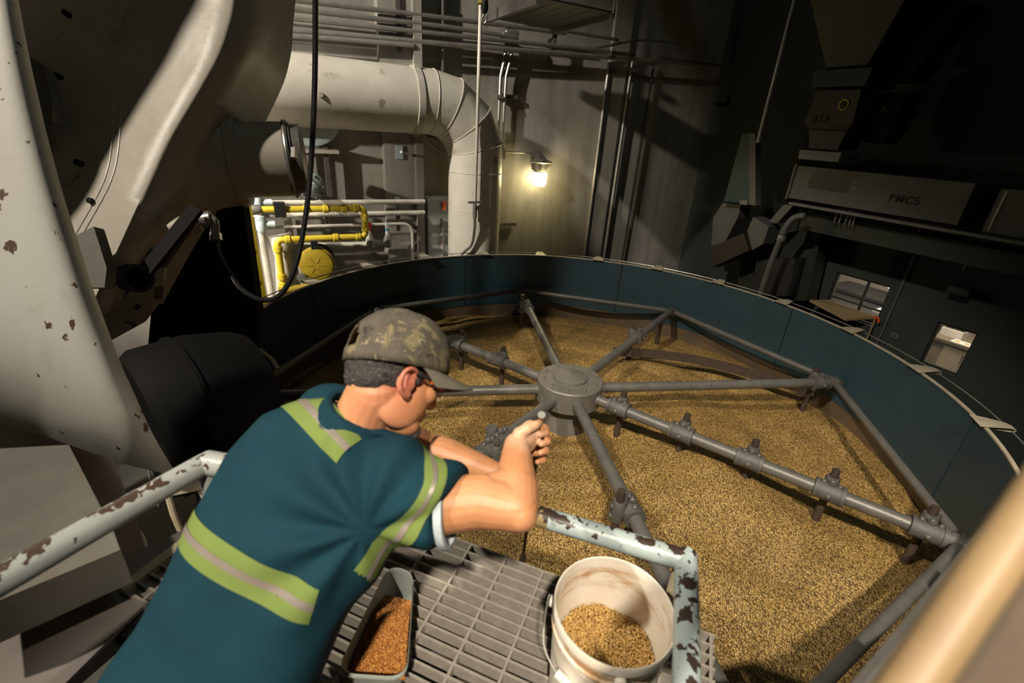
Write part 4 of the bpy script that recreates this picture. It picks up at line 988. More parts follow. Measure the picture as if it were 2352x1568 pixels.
MB().box(a, NB*0.10, MR*0.05, Z*0.05).build('body', 'green_dark', eb, smooth=False); MB().box(a-MR*0.055, NB*0.08, MR*0.006, Z*0.035).build('lens', 'green_dark', eb, smooth=False)
# hopper spout with emblem
def rectsec(u, v, off, w, d): 
    p = WR(u, v, off); return [p+NB*w/2-MR*d/2, p-NB*w/2-MR*d/2, p-NB*w/2+MR*d/2, p+NB*w/2+MR*d/2]
def loft(secs, name, mat, parent):
    mb = MB(); vs = [q for s_ in secs for q in s_]; n_ = len(secs[0]); fs = []
    for i in range(len(secs)-1):
        for j in range(n_): fs.append((i*n_+j, i*n_+(j+1) % n_, (i+1)*n_+(j+1) % n_, (i+1)*n_+j))
    fs += [tuple(reversed(range(n_))), tuple((len(secs)-1)*n_+j for j in range(n_))]
    return mb.add(vs, fs).build(name, mat, parent, smooth=False)
hp_ = thing('grain_spout', WR(1930, 370, 1.0), 'dark hopper spout with a yellow ring emblem above the conveyor', 'hopper')
HO = 1.1
zl = lambda v: WR(1930, v, HO).z
hc_ = WR(1930, 280, HO)
def hs_(v, w, d, ds=0.0): 
    c = Vector((hc_.x, hc_.y, zl(v)))-NB*ds; return [c+NB*w/2-MR*d/2, c-NB*w/2-MR*d/2, c-NB*w/2+MR*d/2, c+NB*w/2+MR*d/2]
loft([hs_(-60, 1.3, 1.3, 0.1), hs_(165, 0.42, 0.42)], 'funnel', 'green_dark', hp_)
loft([hs_(168, 0.62, 0.55), hs_(205, 0.60, 0.55)], 'collar', 'green_dark', hp_)
loft([hs_(212, 0.50, 0.46), hs_(285, 0.54, 0.46), hs_(300, 0.46, 0.40)], 'spout_box', 'brown_dark', hp_)
loft([hs_(302, 0.44, 0.40), hs_(345, 0.34, 0.34)], 'taper', 'green_dark', hp_)
loft([hs_(350, 0.50, 0.42), hs_(372, 0.48, 0.42)], 'foot_flange', 'grey_panel', hp_)
fcn = Vector((hc_.x, hc_.y, zl(245)))-MR*0.235-NB*0.12
MB().lathe(fcn, -MR, [(0.042, 0), (0.055, 0.004), (0.055, 0.01), (0.042, 0.012)], 24, caps=False).build('emblem_ring', 'emblem', hp_)
MB().lathe(fcn, -MR, [(0.034, 0.002), (0.030, 0.010), (0.0, 0.011)], 20).build('emblem_core', 'ink', hp_)
lettering('B13', 0.12, Vector((hc_.x, hc_.y, zl(277)))-MR*0.236+NB*0.10, -NB, Z, 'ink', hp_)
h2 = thing('grain_spout', WR(2040, 300, 0.6), 'second darker hopper spout right of the emblem one', 'hopper')
hc_ = WR(2040, 260, 0.6); HO = 0.6
zl = lambda v: WR(2040, v, HO).z
loft([hs_(40, 0.5, 0.5, 0.2), hs_(190, 0.34, 0.36)], 'funnel', 'green_dark', h2); loft([hs_(215, 0.36, 0.36), hs_(290, 0.38, 0.36), hs_(330, 0.26, 0.28)], 'spout_box', 'green_dark', h2)
MB().lathe(Vector((hc_.x, hc_.y, zl(252)))-MR*0.185, -MR, [(0.03, 0), (0.042, 0.004), (0.042, 0.01), (0.03, 0.012)], 20, caps=False).build('emblem_ring', 'emblem', h2)
# teal cabinet in the corner
q = [WR(1713, 296, 0.9), WR(1735, 296, 0.9), WR(1734, 470, 0.9), WR(1722, 470, 0.9)]
tl = thing('teal_cabinet', WR(1700, 470, 0.95), 'dark teal panel cabinet in the far corner', 'cabinet')
def prism(pts, d, name, mat, parent):
    n_ = len(pts); mb = MB(); mb.add(list(pts)+[p_+d for p_ in pts], [tuple(range(n_)), tuple(reversed(range(n_, 2*n_)))]+[(i, (i+1) % n_, n_+(i+1) % n_, n_+i) for i in range(n_)])
    return mb.build(name, mat, parent, smooth=False)
prism([WR(1705, 308, 0.95), WR(1722, 306, 0.95), WR(1721, 468, 0.95), WR(1662, 462, 0.95)], MR*0.12, 'panel', 'teal', tl)
prism([WR(1722, 306, 0.95), WR(1735, 308, 0.95), WR(1735, 472, 0.95), WR(1721, 470, 0.95)], MR*0.12, 'edge_post', 'grey_panel', tl)
prism([WR(1699, 459, 0.97), WR(1717, 460, 0.97), WR(1716, 471, 0.97), WR(1699, 469, 0.97)], MR*0.02, 'name_plate', 'block', tl)
# chutes between the corner and the conveyor
for nm, pts, off, mt, lb in (
    ('transfer_chute', [(1660, 466), (1702, 470), (1694, 500), (1660, 566), (1634, 562), (1638, 500)], 0.8, 'grey_panel', 'grey sloping transfer chute under the teal cabinet'),
    ('transfer_chute', [(1708, 536), (1720, 575), (1634, 614), (1634, 566)], 0.9, 'brown_dark', 'brown sloping chute mouth just behind the tank rim'),
    ('transfer_chute', [(1730, 498), (1766, 520), (1752, 560), (1728, 574), (1716, 530)], 0.95, 'grey_panel', 'grey chute elbow left of the bent pipe'),
    ('transfer_chute', [(1800, 470), (1822, 472), (1785, 512), (1766, 508)], 0.9, 'grey_panel', 'short grey chute joining the conveyor end'),
    ('dark_doorway', [(1738, 596), (1826, 594), (1805, 680), (1722, 680)], 0.62, 'black', 'black block standing in for a dark door opening behind the bent pipe'),  # solid black block put in for a dark door opening
    ('green_locker', [(1700, 560), (1830, 530), (1888, 530), (1852, 690), (1690, 690)], 0.35, 'green_dark', 'dark green locker wall behind the bent pipe')):
    q = [WR(u, v, off) for u, v in pts]; o = prism(q, MR*0.25, nm, mt, None); tag(o, lb, 'chute' if 'chute' in nm else 'locker')
bpz = thing('bent_pipe', WR(1745, 680, 1.05), 'grey bent pipe dropping from the conveyor towards the tank', 'pipe')
MB().tube(smooth_path([WR(1850, 496, 1.0), WR(1825, 500, 1.02), WR(1806, 520, 1.05), WR(1792, 552, 1.05), WR(1768, 612, 1.05), WR(1742, 690, 1.05)], 6), 0.042, 12).build('pipe', 'grey_panel', bpz)
MB().lathe(WR(1797, 541, 1.05), Vector(WR(1792, 552, 1.05)-WR(1798, 538, 1.05)), [(0.05, 0), (0.052, 0.01), (0.052, 0.06), (0.05, 0.07)], 12).build('coupling', 'galv', bpz)
# corner conduits (back wall, right end)
for (pts, r, lb) in (([(1657, 462), (1640, 462), (1626, 472), (1616, 500), (1592, 640)], 0.02, 'bright hooked conduit in the far corner'), ([(1650, 372), (1630, 480), (1604, 640)], 0.018, 'straight thin conduit in the far corner'), ([(1655, 465), (1642, 530), (1620, 575), (1610, 640)], 0.016, 'cranked thin conduit in the far corner')):
    tag(MB().tube(smooth_path([WB(u, v, 0.15) for u, v in pts], 4), r, 8).build('corner_conduit', 'galv'), lb, 'conduit', 'conduits in the far corner')
a, b = WB(1640, 238, 0.3), WB(1770, 252, 0.3); tag(MB().bar(a, b, 0.1, 0.06).build('wall_shelf', 'black', smooth=False), 'dark shelf angle on the wall left of the hoppers', 'shelf')
# tall thin pipe by the spout
a, b = WR(1800, 100, 1.3), WR(1780, 330, 1.3); tag(MB().tube([a+Z*0.8, Vector((a.x, a.y, b.z))], 0.03, 10).build('riser_pipe', 'galv'), 'vertical pipe with bright highlight left of the emblem hopper', 'pipe')

# ------------------------------------------------------------------ overhead: cable tray, hook, beam
ct_ = thing('perforated_tray', WB(1300, 20, 0.9), 'perforated dark metal tray hanging at the top of the picture', 'tray')
t0, t1, t2, t3 = WB(1120, 8, 0.6), WB(1272, 45, 0.6), WB(1440, -20, 1.6), WB(1270, -60, 1.6)
zt0 = (t0.z+t1.z)/2-0.12
T = [Vector((p_.x, p_.y, zt0)) for p_ in (t0, t1, t1-NB*1.2, t0-NB*1.2)]
MB().hexa(T+[p_+Z*0.02 for p_ in T]).build('tray_plate', 'green_dark', ct_, smooth=False)
slot = MB().box((0, 0, 0), (0.022, 0, 0), (0, 0.008, 0), (0, 0, 0.003)).mesh('slot_lip', 'galv', smooth=False)
for i in range(6):
    for j in range(16):
        c = T[0]+(T[1]-T[0])*(0.08+0.165*i)-NB*(0.06+0.07*j)-Z*0.002
        inst('slot_lip', slot, mat4(MR, NB, Z, c), ct_)
MB().bar(T[1], T[2], 0.05, 0.10).build('side_rail', 'steel', ct_, smooth=False); MB().bar(T[0], T[3], 0.05, 0.10).build('side_rail', 'steel', ct_, smooth=False)
MB().box(WB(1300, 32, 0.7), MR*0.05, NB*0.03, Z*0.03).build('yellow_clip', 'yellow_dk', ct_, smooth=False)
for p_ in (T[2], T[1]): MB().tube([p_, Vector((p_.x, p_.y, HC))], 0.015, 6).build('hanger', 'steel', ct_)
hk = thing('hoist_hook', AT(1115, 45, 3.6), 'small hoist hook with yellow tag hanging at the top', 'hook')
a = AT(1113, 12, 3.6); MB().tube([Vector((a.x, a.y, HC)), a+Z*0.02], 0.006, 6).build('chain', 'steel', hk)
MB().lathe(a-Z*0.05, Z, [(0.02, 0), (0.03, 0.03), (0.025, 0.09), (0.01, 0.1)], 12).build('block', 'black', hk)
MB().box(a+Z*0.03-AX*0.03, AX*0.02, AZ*0.01, AY*0.025).build('tag', 'yellow_dk', hk, smooth=False)
MB().tube(smooth_path([a-Z*0.05, a-Z*0.09-AX*0.015, a-Z*0.12, a-Z*0.10+AX*0.018, a-Z*0.075+AX*0.018], 5), 0.007, 8).build('hook', 'galv', hk)
a, b = WR(1500, 60, 1.0), WR(2352, 200, 2.0)
tag(MB().box(MR*5.2+NB*3.5+Z*(CZ+2.6), MR*0.12, NB*3.0, Z*0.16).build('roof_beam', 'green_dark', smooth=False), 'dark steel roof beam crossing above the conveyors', 'beam')
# ------------------------------------------------------------------ sampling platform in front of the camera
PA = math.radians(-20)
EX = Vector((math.cos(PA), math.sin(PA), 0)); EY = Vector((-math.sin(PA), math.cos(PA), 0))
ZP = CZ-1.38
def gp_(x, y, z=0.0): return EX*x+EY*y+Z*(ZP+z)
X0, X1, Y0, Y1 = -1.42, 0.318, 0.515, 1.127
grt = thing('grating_panel', gp_((X0+X1)/2, (Y0+Y1)/2, -0.04), 'grey moulded grating panel beneath the worker and the bucket', 'grating')
PX, PY = 0.1366, 0.0359
ny = int(round((Y1-Y0)/PY)); nx = int(round((X1-X0)/PX))
lb_mesh = MB().hexa([Vector((X0, -0.0045, -0.04)), Vector((X1, -0.0045, -0.04)), Vector((X1, 0.0045, -0.04)), Vector((X0, 0.0045, -0.04)), Vector((X0, -0.004, 0)), Vector((X1, -0.004, 0)), Vector((X1, 0.004, 0)), Vector((X0, 0.004, 0))]).mesh('bearing_bar', 'grate', smooth=False)
for j in range(ny+1):
    inst('bearing_bar', lb_mesh, mat4(EX, EY, Z, gp_(0, Y1-j*PY)), grt)
cb_mesh = MB().hexa([Vector((-0.0045, Y0, -0.038)), Vector((0.0045, Y0, -0.038)), Vector((0.0045, Y1, -0.038)), Vector((-0.0045, Y1, -0.038)), Vector((-0.004, Y0, -0.001)), Vector((0.004, Y0, -0.001)), Vector((0.004, Y1, -0.001)), Vector((-0.004, Y1, -0.001))]).mesh('cross_bar', 'grate', smooth=False)
xo = (EX.dot(HZ(1075, 1262, -1.38)-CAM))-int((EX.dot(HZ(1075, 1262, -1.38)-CAM)-X0)/PX)*PX
for i in range(nx+2):
    x = xo+i*PX
    if x < X1: inst('cross_bar', cb_mesh, mat4(EX, EY, Z, gp_(x, 0)), grt)
MB().bar(gp_(X0-0.006, Y0, -0.015), gp_(X0-0.006, Y1, -0.015), 0.035, 0.034, Z).build('edge_band', 'cream', grt, smooth=False)
# carrying frame
fr = thing('platform_frame', gp_(X0, Y0-0.1, -0.4), 'dark steel beams carrying the grating over the tank', 'frame')
for x in (X0+0.05, X1-0.06):
    MB().bar(gp_(x, Y0-1.6, -0.085), gp_(x, Y1-0.03, -0.085), 0.05, 0.08, Z).build('beam', 'steel', fr, smooth=False)
MB().bar(gp_(X0-0.2, Y0-0.05, -0.085), gp_(X1, Y0-0.05, -0.085), 0.06, 0.08, Z).build('beam', 'steel', fr, smooth=False)
for x in (X0+0.05, X1-0.06): MB().bar(gp_(x, Y0-1.6, -0.1), Vector((gp_(x, Y0-1.6).x, gp_(x, Y0-1.6).y, 0)), 0.08, 0.08).build('column', 'steel', fr, smooth=False)
# photographer's deck behind the panel (out of frame, carries the frame)
# white plate left of the grating
zpl = -1.40
pl = thing('white_plate', HZ(200, 1450, zpl), 'wide white painted steel plate left of the grating', 'plate')
pts = [HZ(-160, 1465, zpl), HZ(0, 1397, zpl), HZ(200, 1318, zpl), HZ(445, 1205, zpl), HZ(560, 1160, zpl), HZ(560, 1230, zpl), HZ(335, 1385, zpl), HZ(150, 1568, zpl), HZ(60, 1660, zpl), HZ(-160, 1700, zpl)]
n_ = len(pts); mb = MB(); mb.add(pts+[q-Z*0.012 for q in pts], [tuple(reversed(range(n_))), tuple(range(n_, 2*n_))]+[(i, (i+1) % n_, n_+(i+1) % n_, n_+i) for i in range(n_)])
mb.build('web', 'plate', pl, smooth=False)
q1, q2 = HZ(0, 1397, zpl), HZ(560, 1160, zpl)
for (u, v) in ((230, 1349), (52, 1424)):
    c = HZ(u, v, zpl); o = MB().lathe(c, Z, [(0.02, 0), (0.02, 0.004), (0.0135, 0.004), (0.0135, 0.018), (0.008, 0.018), (0.008, 0.045), (0, 0.046)], 12).build('bolt', 'galv', pl)
# grey guard box, far left
zb_ = -1.12
q = [HZ(-150, 1038, zb_), HZ(158, 1021, zb_), HZ(262, 1222, zb_), HZ(276, 1262, zb_-0.02), HZ(-150, 1440, zb_-0.02)]
gbx = thing('guard_box', HZ(80, 1200, zb_)-Z*0.12, 'grey painted steel guard box beyond the chipped handrail', 'guard')
mb = MB(); n_ = 5; mb.add(q+[p_-Z*0.13 for p_ in q], [tuple(reversed(range(n_))), tuple(range(n_, 2*n_))]+[(i, (i+1) % n_, n_+(i+1) % n_, n_+i) for i in range(n_)])
mb.build('cover', 'block', gbx, smooth=False)
tg_ = MB().tube([AT(386, 1138, 1.33), AT(398, 1180, 1.36), AT(413, 1216, 1.40)], 0.008, 6).build('cream_strap', 'cream'); tag(tg_, 'thin cream strap hanging below the left handrail', 'strap')

# handrails
ZH = -0.85; RL = 0.029
P00, P0 = HZ(-40, 1357, ZH), HZ(474, 1062, ZH)
P00 = P0+(P00-P0)*1.7; Pm = P0+(HZ(1242, 1186, ZH)-P0)*0.35
hl = thing('handrail', P0-Z*0.53, 'white chipped pipe handrail coming in from the left edge', 'handrail')
MB().tube([P00, P0], RL, 24).build('rail', 'rail_white', hl)
MB().tube([P0+(P00-P0).normalized()*0.005, P0, Pm], RL*0.98, 24).build('rail', 'rail_white', hl)
MB().tube([P0-Z*0.01, Vector((P0.x, P0.y, ZP-0.04))], RL*0.9, 16).build('post', 'rail_white', hl)
ZH2 = -1.03; RR = 0.0300
P1, P2, P3 = HZ(1242, 1186, ZH2), HZ(1576, 1287, ZH2), HZ(1577, 1568, ZH2)
P3 = P2+(P3-P2)*1.9; Pn = P1+(P1-P2)*1.45
hr = thing('handrail', P2-Z*0.35, 'pale blue chipped pipe handrail around the white bucket', 'handrail')
MB().tube([Pn, P1+(P2-P1)*0.07], RR*0.97, 24).build('rail', 'rail_tan', hr)
MB().tube([P1+(P2-P1)*0.065, P2], RR, 24).build('rail', 'rail', hr)
MB().tube([P2+(P1-P2).normalized()*0.004, P2-(P1-P2).normalized()*0.012], RR*0.99, 24).build('rail_end', 'rail', hr)
MB().tube([P2+(P2-P3).normalized()*0.02, P3], RR*0.99, 24).build('rail', 'rail', hr)
MB().tube([P2-Z*0.01, Vector((P2.x, P2.y, ZP-0.09))], RR*0.9, 16).build('post', 'cream', hr)
MB().tube([Pn-Z*0.01, Vector((Pn.x, Pn.y, ZP-0.09))], RR*0.9, 16).build('post', 'cream', hr)

# bucket
zrim = -1.03
bc = HZ(1411, 1392, zrim); rb = ((HZ(1549, 1400, zrim)-HZ(1271, 1385, zrim)).length)/2
hb = (CZ+zrim)-ZP
bk = thing('bucket', Vector((bc.x, bc.y, ZP)), 'white plastic bucket part filled with golden grain on the grating', 'bucket')
rim_ = rb; wt = 0.004
prof = [(0, 0.0), (rim_*0.84, 0.0), (rim_*0.86, 0.01), (rim_*0.945, hb-0.10), (rim_*0.955, hb-0.075), (rim_*0.99, hb-0.07), (rim_*0.99, hb-0.062), (rim_*0.96, hb-0.058), (rim_*0.965, hb-0.03), (rim_*1.0, hb-0.026), (rim_*1.0, hb-0.006), (rim_*0.985, hb), (rim_*0.965, hb-0.002), (rim_*0.955, hb-0.02), (rim_*0.84, 0.02), (0, 0.02)]
def make_bucket_mat():
    m, nt, b = newmat('stained_white_bucket')
    tc = nt.nodes.new('ShaderNodeTexCoord'); vec = tc.outputs['Object']; n1 = noise_tex(nt, vec, 9, 6, 0.6)
    r = ramp(nt, n1.outputs[0], [(0.35, (0.68, 0.60, 0.48)), (0.6, (0.76, 0.71, 0.63))])
    st = noise_tex(nt, mapping(nt, vec, (3, 3, 9)), 3.5, 5, 0.6)
    sp = nt.nodes.new('ShaderNodeSeparateXYZ'); nt.links.new(vec, sp.inputs[0])
    band = ramp(nt, sp.outputs[2], [(0.0, g3(0)), (hb-0.11, g3(0)), (hb-0.075, g3(1)), (hb-0.045, g3(1)), (hb-0.02, g3(0))])
    rr = ramp(nt, st.outputs[0], [(0.44, g3(0)), (0.62, g3(0.9))])
    ml = nt.nodes.new('ShaderNodeMath'); ml.operation = 'MULTIPLY'; nt.links.new(band.outputs[0], ml.inputs[0]); nt.links.new(rr.outputs[0], ml.inputs[1])
    col = mixc(nt, ml.outputs[0], r.outputs[0], (0.40, 0.20, 0.06))
    nt.links.new(col, b.inputs['Base Color']); b.inputs['Roughness'].default_value = 0.4
    return m
M['bucket'] = make_bucket_mat()
MB().lathe((bc.x, bc.y, ZP), Z, prof, 56, caps=False).build('shell', 'bucket', bk, angle=40)
# bail handle hanging on the camera-left side
sdv = (-EX*0.8-EY*0.6).normalized(); fdv = Z.cross(sdv)
he = [Vector((bc.x, bc.y, ZP+hb-0.045))+d*rim_*1.0 for d in ((-AX*0.95+EY*0.3).normalized(), (AX*0.3-EY*0.95).normalized())]
for d in he: MB().lathe(d, (d-Vector((bc.x, bc.y, d.z))), [(0.014, -0.004), (0.014, 0.008), (0.008, 0.010)], 12).build('ear', 'white_plastic', bk)
hA = HZ(1264, 1372, -1.08); hB = HZ(1258, 1480, -1.14); hC = HZ(1278, 1545, -1.16)
out = (hA-bc); out.z = 0; out.normalize()
MB().tube(smooth_path([he[0], hA+out*0.005, hB+out*0.01, hC], 5), 0.0022, 6).build('bail_wire', 'galv', bk)
MB().tube([hC, HZ(1320, 1585, -1.17), HZ(1360, 1612, -1.17)], 0.011, 12).build('grip', 'white_plastic', bk)

# kernels (real grain) in the bucket
def kernels(pos, size, seed):
    rnd = random.Random(seed); vs = []; fs = []
    for p_ in pos:
        d = Vector((rnd.uniform(-1, 1), rnd.uniform(-1, 1), rnd.uniform(-0.35, 0.35))).normalized(); x, y, d = basis(d); L_ = size*rnd.uniform(0.8, 1.2); r_ = L_*0.24; o = len(vs)
        vs += [p_-d*L_/2, p_+x*r_, p_+y*r_, p_-x*r_, p_-y*r_, p_+d*L_/2]
        fs += [(o, o+2, o+1), (o, o+3, o+2), (o, o+4, o+3), (o, o+1, o+4), (o+5, o+1, o+2), (o+5, o+2, o+3), (o+5, o+3, o+4), (o+5, o+4, o+1)]
    mb = MB(); mb.v = vs; mb.f = fs; return mb
def fast_build(mb, name, mat, base):
    me = bpy.data.meshes.new(name); me.from_pydata([tuple(p_-base) for p_ in mb.v], [], mb.f); me.materials.append(M[mat]); me.polygons.foreach_set('use_smooth', [True]*len(me.polygons))
    o = bpy.data.objects.new(name, me); COL.objects.link(o); o.location = base; WORLD_LOC[o.name] = Vector(base); return o
rnd = random.Random(3); zg_ = ZP+hb-0.175; rg = rim_*0.875; pos = []
def bz(x, y): return zg_+0.018*noise.noise(Vector((x*9, y*9, 2)))+0.10*(y*0.35-x*0.05)
for k in range(6500):
    a = rnd.uniform(0, 2*math.pi); r_ = rg*math.sqrt(rnd.random()); x, y = r_*math.cos(a), r_*math.sin(a)
    pos.append(Vector((bc.x+x, bc.y+y, bz(x, y)+rnd.uniform(-0.004, 0.003))))
mbk = kernels(pos, 0.0085, 5)
for i in range(24):     # mass below the loose layer
    pass
o0 = len(mbk.v); ring = [Vector((bc.x+rg*1.04*math.cos(2*math.pi*j/40), bc.y+rg*1.04*math.sin(2*math.pi*j/40), bz(rg*math.cos(2*math.pi*j/40), rg*math.sin(2*math.pi*j/40))-0.014)) for j in range(40)]
mbk.v += [Vector((bc.x, bc.y, bz(0, 0)-0.016))]+ring+[Vector((q.x*0.9+bc.x*0.1, q.y*0.9+bc.y*0.1, ZP+0.03)) for q in ring]; mbk.f += [(o0, o0+1+j, o0+1+(j+1) % 40) for j in range(40)]+[(o0+1+j, o0+41+j, o0+41+(j+1) % 40, o0+1+(j+1) % 40) for j in range(40)]
tag(fast_build(mbk, 'bucket_grain', 'kernel_gold', Vector((bc.x, bc.y, zg_-0.1))), 'golden grain lying inside the white bucket', 'grain', kind='stuff')

# sample pan with grain reddened to carry its shade
ZPn = -1.285
A_, B_, C_, D_ = HZ(893, 1300, ZPn), HZ(951, 1316, ZPn), HZ(934, 1556, ZPn), HZ(772, 1545, ZPn)
pan = thing('sample_pan', (A_+C_)/2-Z*0.1, 'open grey sample pan of grain beside the worker', 'pan')
def roundrect(c4, rad, n=6, scale=1.0, dz=0.0):
    c = sum(c4, Vector((0, 0, 0)))/4; q = [c+(p_-c)*scale for p_ in c4]; out = []
    for i in range(4):
        p_ = q[i]; a = (q[i-1]-p_); b = (q[(i+1) % 4]-p_); ra = min(rad, a.length*0.45); rb_ = min(rad, b.length*0.45)
        p0, p2 = p_+a.normalized()*ra, p_+b.normalized()*rb_
        for j in range(n+1):
            t = j/n; out.append((1-t)**2*p0+2*t*(1-t)*p_+t*t*p2+Z*dz)
    return out
c4 = [A_, B_, C_, D_]
secs = [roundrect(c4, 0.05, scale=s_, dz=d_) for s_, d_ in ((0.80, -0.098), (0.84, -0.098), (0.97, -0.012), (0.985, 0.0), (1.01, 0.004), (1.03, 0.0), (1.03, -0.008), (1.0, -0.004), (0.975, -0.02), (0.825, -0.104))]
mb = MB(); n_ = len(secs[0]); vs = [q for s_ in secs for q in s_]; fs = [(i*n_+j, i*n_+(j+1) % n_, (i+1)*n_+(j+1) % n_, (i+1)*n_+j) for i in range(len(secs)-1) for j in range(n_)]
fs += [tuple(range(n_)), tuple((len(secs)-1)*n_+j for j in range(n_))]
mb.add(vs, fs).build('tray', 'cabinet_grey', pan, angle=40)
rnd = random.Random(9); pos = []
def bil(s_, t): return (A_*(1-s_)+B_*s_)*(1-t)+(D_*(1-s_)+C_*s_)*t
cc = (A_+B_+C_+D_)/4
def pz(s_, t): return -0.030-0.050*max(0, 0.40-t)/0.40-0.012*t
for k in range(6500):
    s_, t = rnd.random(), 0.10+0.90*rnd.random(); p_ = bil(s_, t); p_ = cc+(p_-cc)*0.875; pos.append(p_+Z*(pz(s_, t)+rnd.uniform(-0.004, 0.003)))
mbk = kernels(pos, 0.0085, 8); o0 = len(mbk.v)
for i in range(9):
    for j in range(5):
        s_, t = j/4, 0.08+0.92*i/8; p_ = bil(s_, t); p_ = cc+(p_-cc)*0.875; mbk.v.append(p_+Z*(pz(s_, t)-0.004))
mbk.f += [(o0+i*5+j, o0+i*5+j+1, o0+(i+1)*5+j+1, o0+(i+1)*5+j) for i in range(8) for j in range(4)]
tag(fast_build(mbk, 'pan_grain', 'kernel_shaded', Vector((cc.x, cc.y, cc.z-0.09))), 'grain coloured reddish as in shade, heaped in the grey sample pan', 'grain', kind='stuff')

# blurred rail close to the camera, lower right
nr_ = thing('near_rail', AT(2300, 1500, 0.30)-Z*0.2, 'out of focus tan rail close to the camera at lower right', 'rail')
n0, n1 = AT(2400, 1120, 0.33), AT(1990, 1720, 0.30)
dn = (n1-n0).normalized(); side = dn.cross(AZ).normalized()
if side.dot(AX) < 0: side = -side
MB().tube([n0-dn*0.03, n1+dn*0.25], 0.015, 24).build('pipe', 'near', nr_)
MB().box((n0+n1)/2+dn*0.11+side*0.055+AZ*0.012, side*0.05, dn*((n1-n0).length/2+0.13), AZ*0.006).build('plate', 'near_plate', nr_)
n2, n3 = AT(2330, 1200, 0.62), AT(1920, 1700, 0.58)
MB().bar(n2, n3, 0.05, 0.012, AZ).build('lower_bar', 'steel', nr_, smooth=False)
# ------------------------------------------------------------------ the worker
def remesh(mb, voxel, smooth_it=6, fac=0.5):
    me = bpy.data.meshes.new('tmp'); me.from_pydata([tuple(p_) for p_ in mb.v], [], mb.f)
    bm = bmesh.new(); bm.from_mesh(me); bmesh.ops.recalc_face_normals(bm, faces=bm.faces); bm.to_mesh(me); bm.free()
    o = bpy.data.objects.new('tmp', me); COL.objects.link(o)
    md = o.modifiers.new('r', 'REMESH'); md.mode = 'VOXEL'; md.voxel_size = voxel
    if smooth_it: sm = o.modifiers.new('s', 'SMOOTH'); sm.factor = fac; sm.iterations = smooth_it
    dg = bpy.context.evaluated_depsgraph_get(); r = bpy.data.meshes.new_from_object(o.evaluated_get(dg))
    bpy.data.objects.remove(o); r.polygons.foreach_set('use_smooth', [True]*len(r.polygons))
    return r
def attach(me, name, mat, parent):
    off = WORLD_LOC[parent.name]; me.transform(Matrix.Translation(-off)); me.materials.clear(); me.materials.append(M[mat] if isinstance(mat, str) else mat)
    o = bpy.data.objects.new(name, me); COL.objects.link(o); o.parent = parent; WORLD_LOC[o.name] = off; return o
def capsule(mb, pts, rs_, n=14):
    mb.tube(pts, rs_, n)
    for p_, r_ in zip(pts, rs_): mb.ball(p_, r_*0.995, nu=n, nv=8)

# torso frame
Ppel, Pneck = AT(455, 1650, 0.92), AT(838, 950, 1.05)
S_ = (Pneck-Ppel).normalized(); LT = (Pneck-Ppel).length
vdir = (AT(620, 1200, 1.0)-CAM).normalized()
D0 = -(vdir-S_*vdir.dot(S_)); D0.normalize()
L0 = S_.cross(D0); 
if L0.dot(AX) < 0: L0 = -L0
PHI = math.radians(22)
Lr = (L0*math.cos(PHI)+D0*math.sin(PHI)).normalized()      # towards his right side
Dd = (D0*math.cos(PHI)-L0*math.sin(PHI)).normalized()      # out of his back
person = thing('person', Vector((Ppel.x, Ppel.y, ZP)), 'worker in teal shirt with lime bands and camouflage cap leaning over the rail', 'person')

# sections: (t along spine, lateral half, front half, back half, lateral shift, back shift)
secs = [(-0.12, 0.185, 0.14, 0.125, 0.0, 0.0), (0.0, 0.192, 0.145, 0.13, 0.0, 0.005), (0.18, 0.185, 0.14, 0.125, 0.0, 0.012), (0.36, 0.182, 0.14, 0.125, 0.0, 0.022), (0.55, 0.192, 0.14, 0.13, 0.0, 0.028), (0.72, 0.205, 0.135, 0.13, 0.0, 0.022), (0.86, 0.195, 0.115, 0.11, 0.0, 0.008), (0.95, 0.15, 0.09, 0.085, 0.0, 0.0), (1.0, 0.095, 0.075, 0.07, 0.0, -0.004)]
def section(t):
    a, fr_, bk_, ls, bs = interp(secs, t)
    c = Ppel+S_*(LT*t)+Lr*ls+Dd*bs; out = []
    for j in range(48):
        an = 2*math.pi*j/48; ca, sa = math.cos(an), math.sin(an)
        e = 2/2.5; x = a*math.copysign(abs(ca)**e, ca); y = (bk_ if sa > 0 else fr_)*math.copysign(abs(sa)**e, sa)
        out.append(c+Lr*x+Dd*y)
    return out
sh = MB(); ts = [-0.12+1.12*i/24 for i in range(25)]; R_ = [section(t) for t in ts]
vs = [p_ for r_ in R_ for p_ in r_]; fs = [(i*48+j, i*48+(j+1) % 48, (i+1)*48+(j+1) % 48, (i+1)*48+j) for i in range(24) for j in range(48)]
fs += [tuple(reversed(range(48))), tuple(24*48+j for j in range(48))]
sh.add(vs, fs)
# arm joints
shR = AT(800, 1085, 1.0); elR = AT(1184, 1168, 0.93); wrR = AT(1186, 1022, 1.10)
shL = AT(752, 955, 1.17); elL = AT(978, 1030, 1.27); wrL = AT(1140, 1088, 1.25)
cuR = AT(1030, 1172, 0.945)                    # cuff centre
dA = (cuR-shR).normalized()
capsule(sh, [shR-dA*0.06, shR+dA*0.02], [0.10, 0.112], 20)
sh.tube([shR-dA*0.06, shR, shR+(cuR-shR)*0.5, cuR], [0.10, 0.115, 0.102, 0.090], 28)
cuL = shL+(elL-shL)*0.52
capsule(sh, [shL, shL+(cuL-shL)*0.5], [0.088, 0.088], 18); sh.tube([shL, cuL], [0.088, 0.082], 24)
shirt_me = remesh(sh, 0.008, 10)
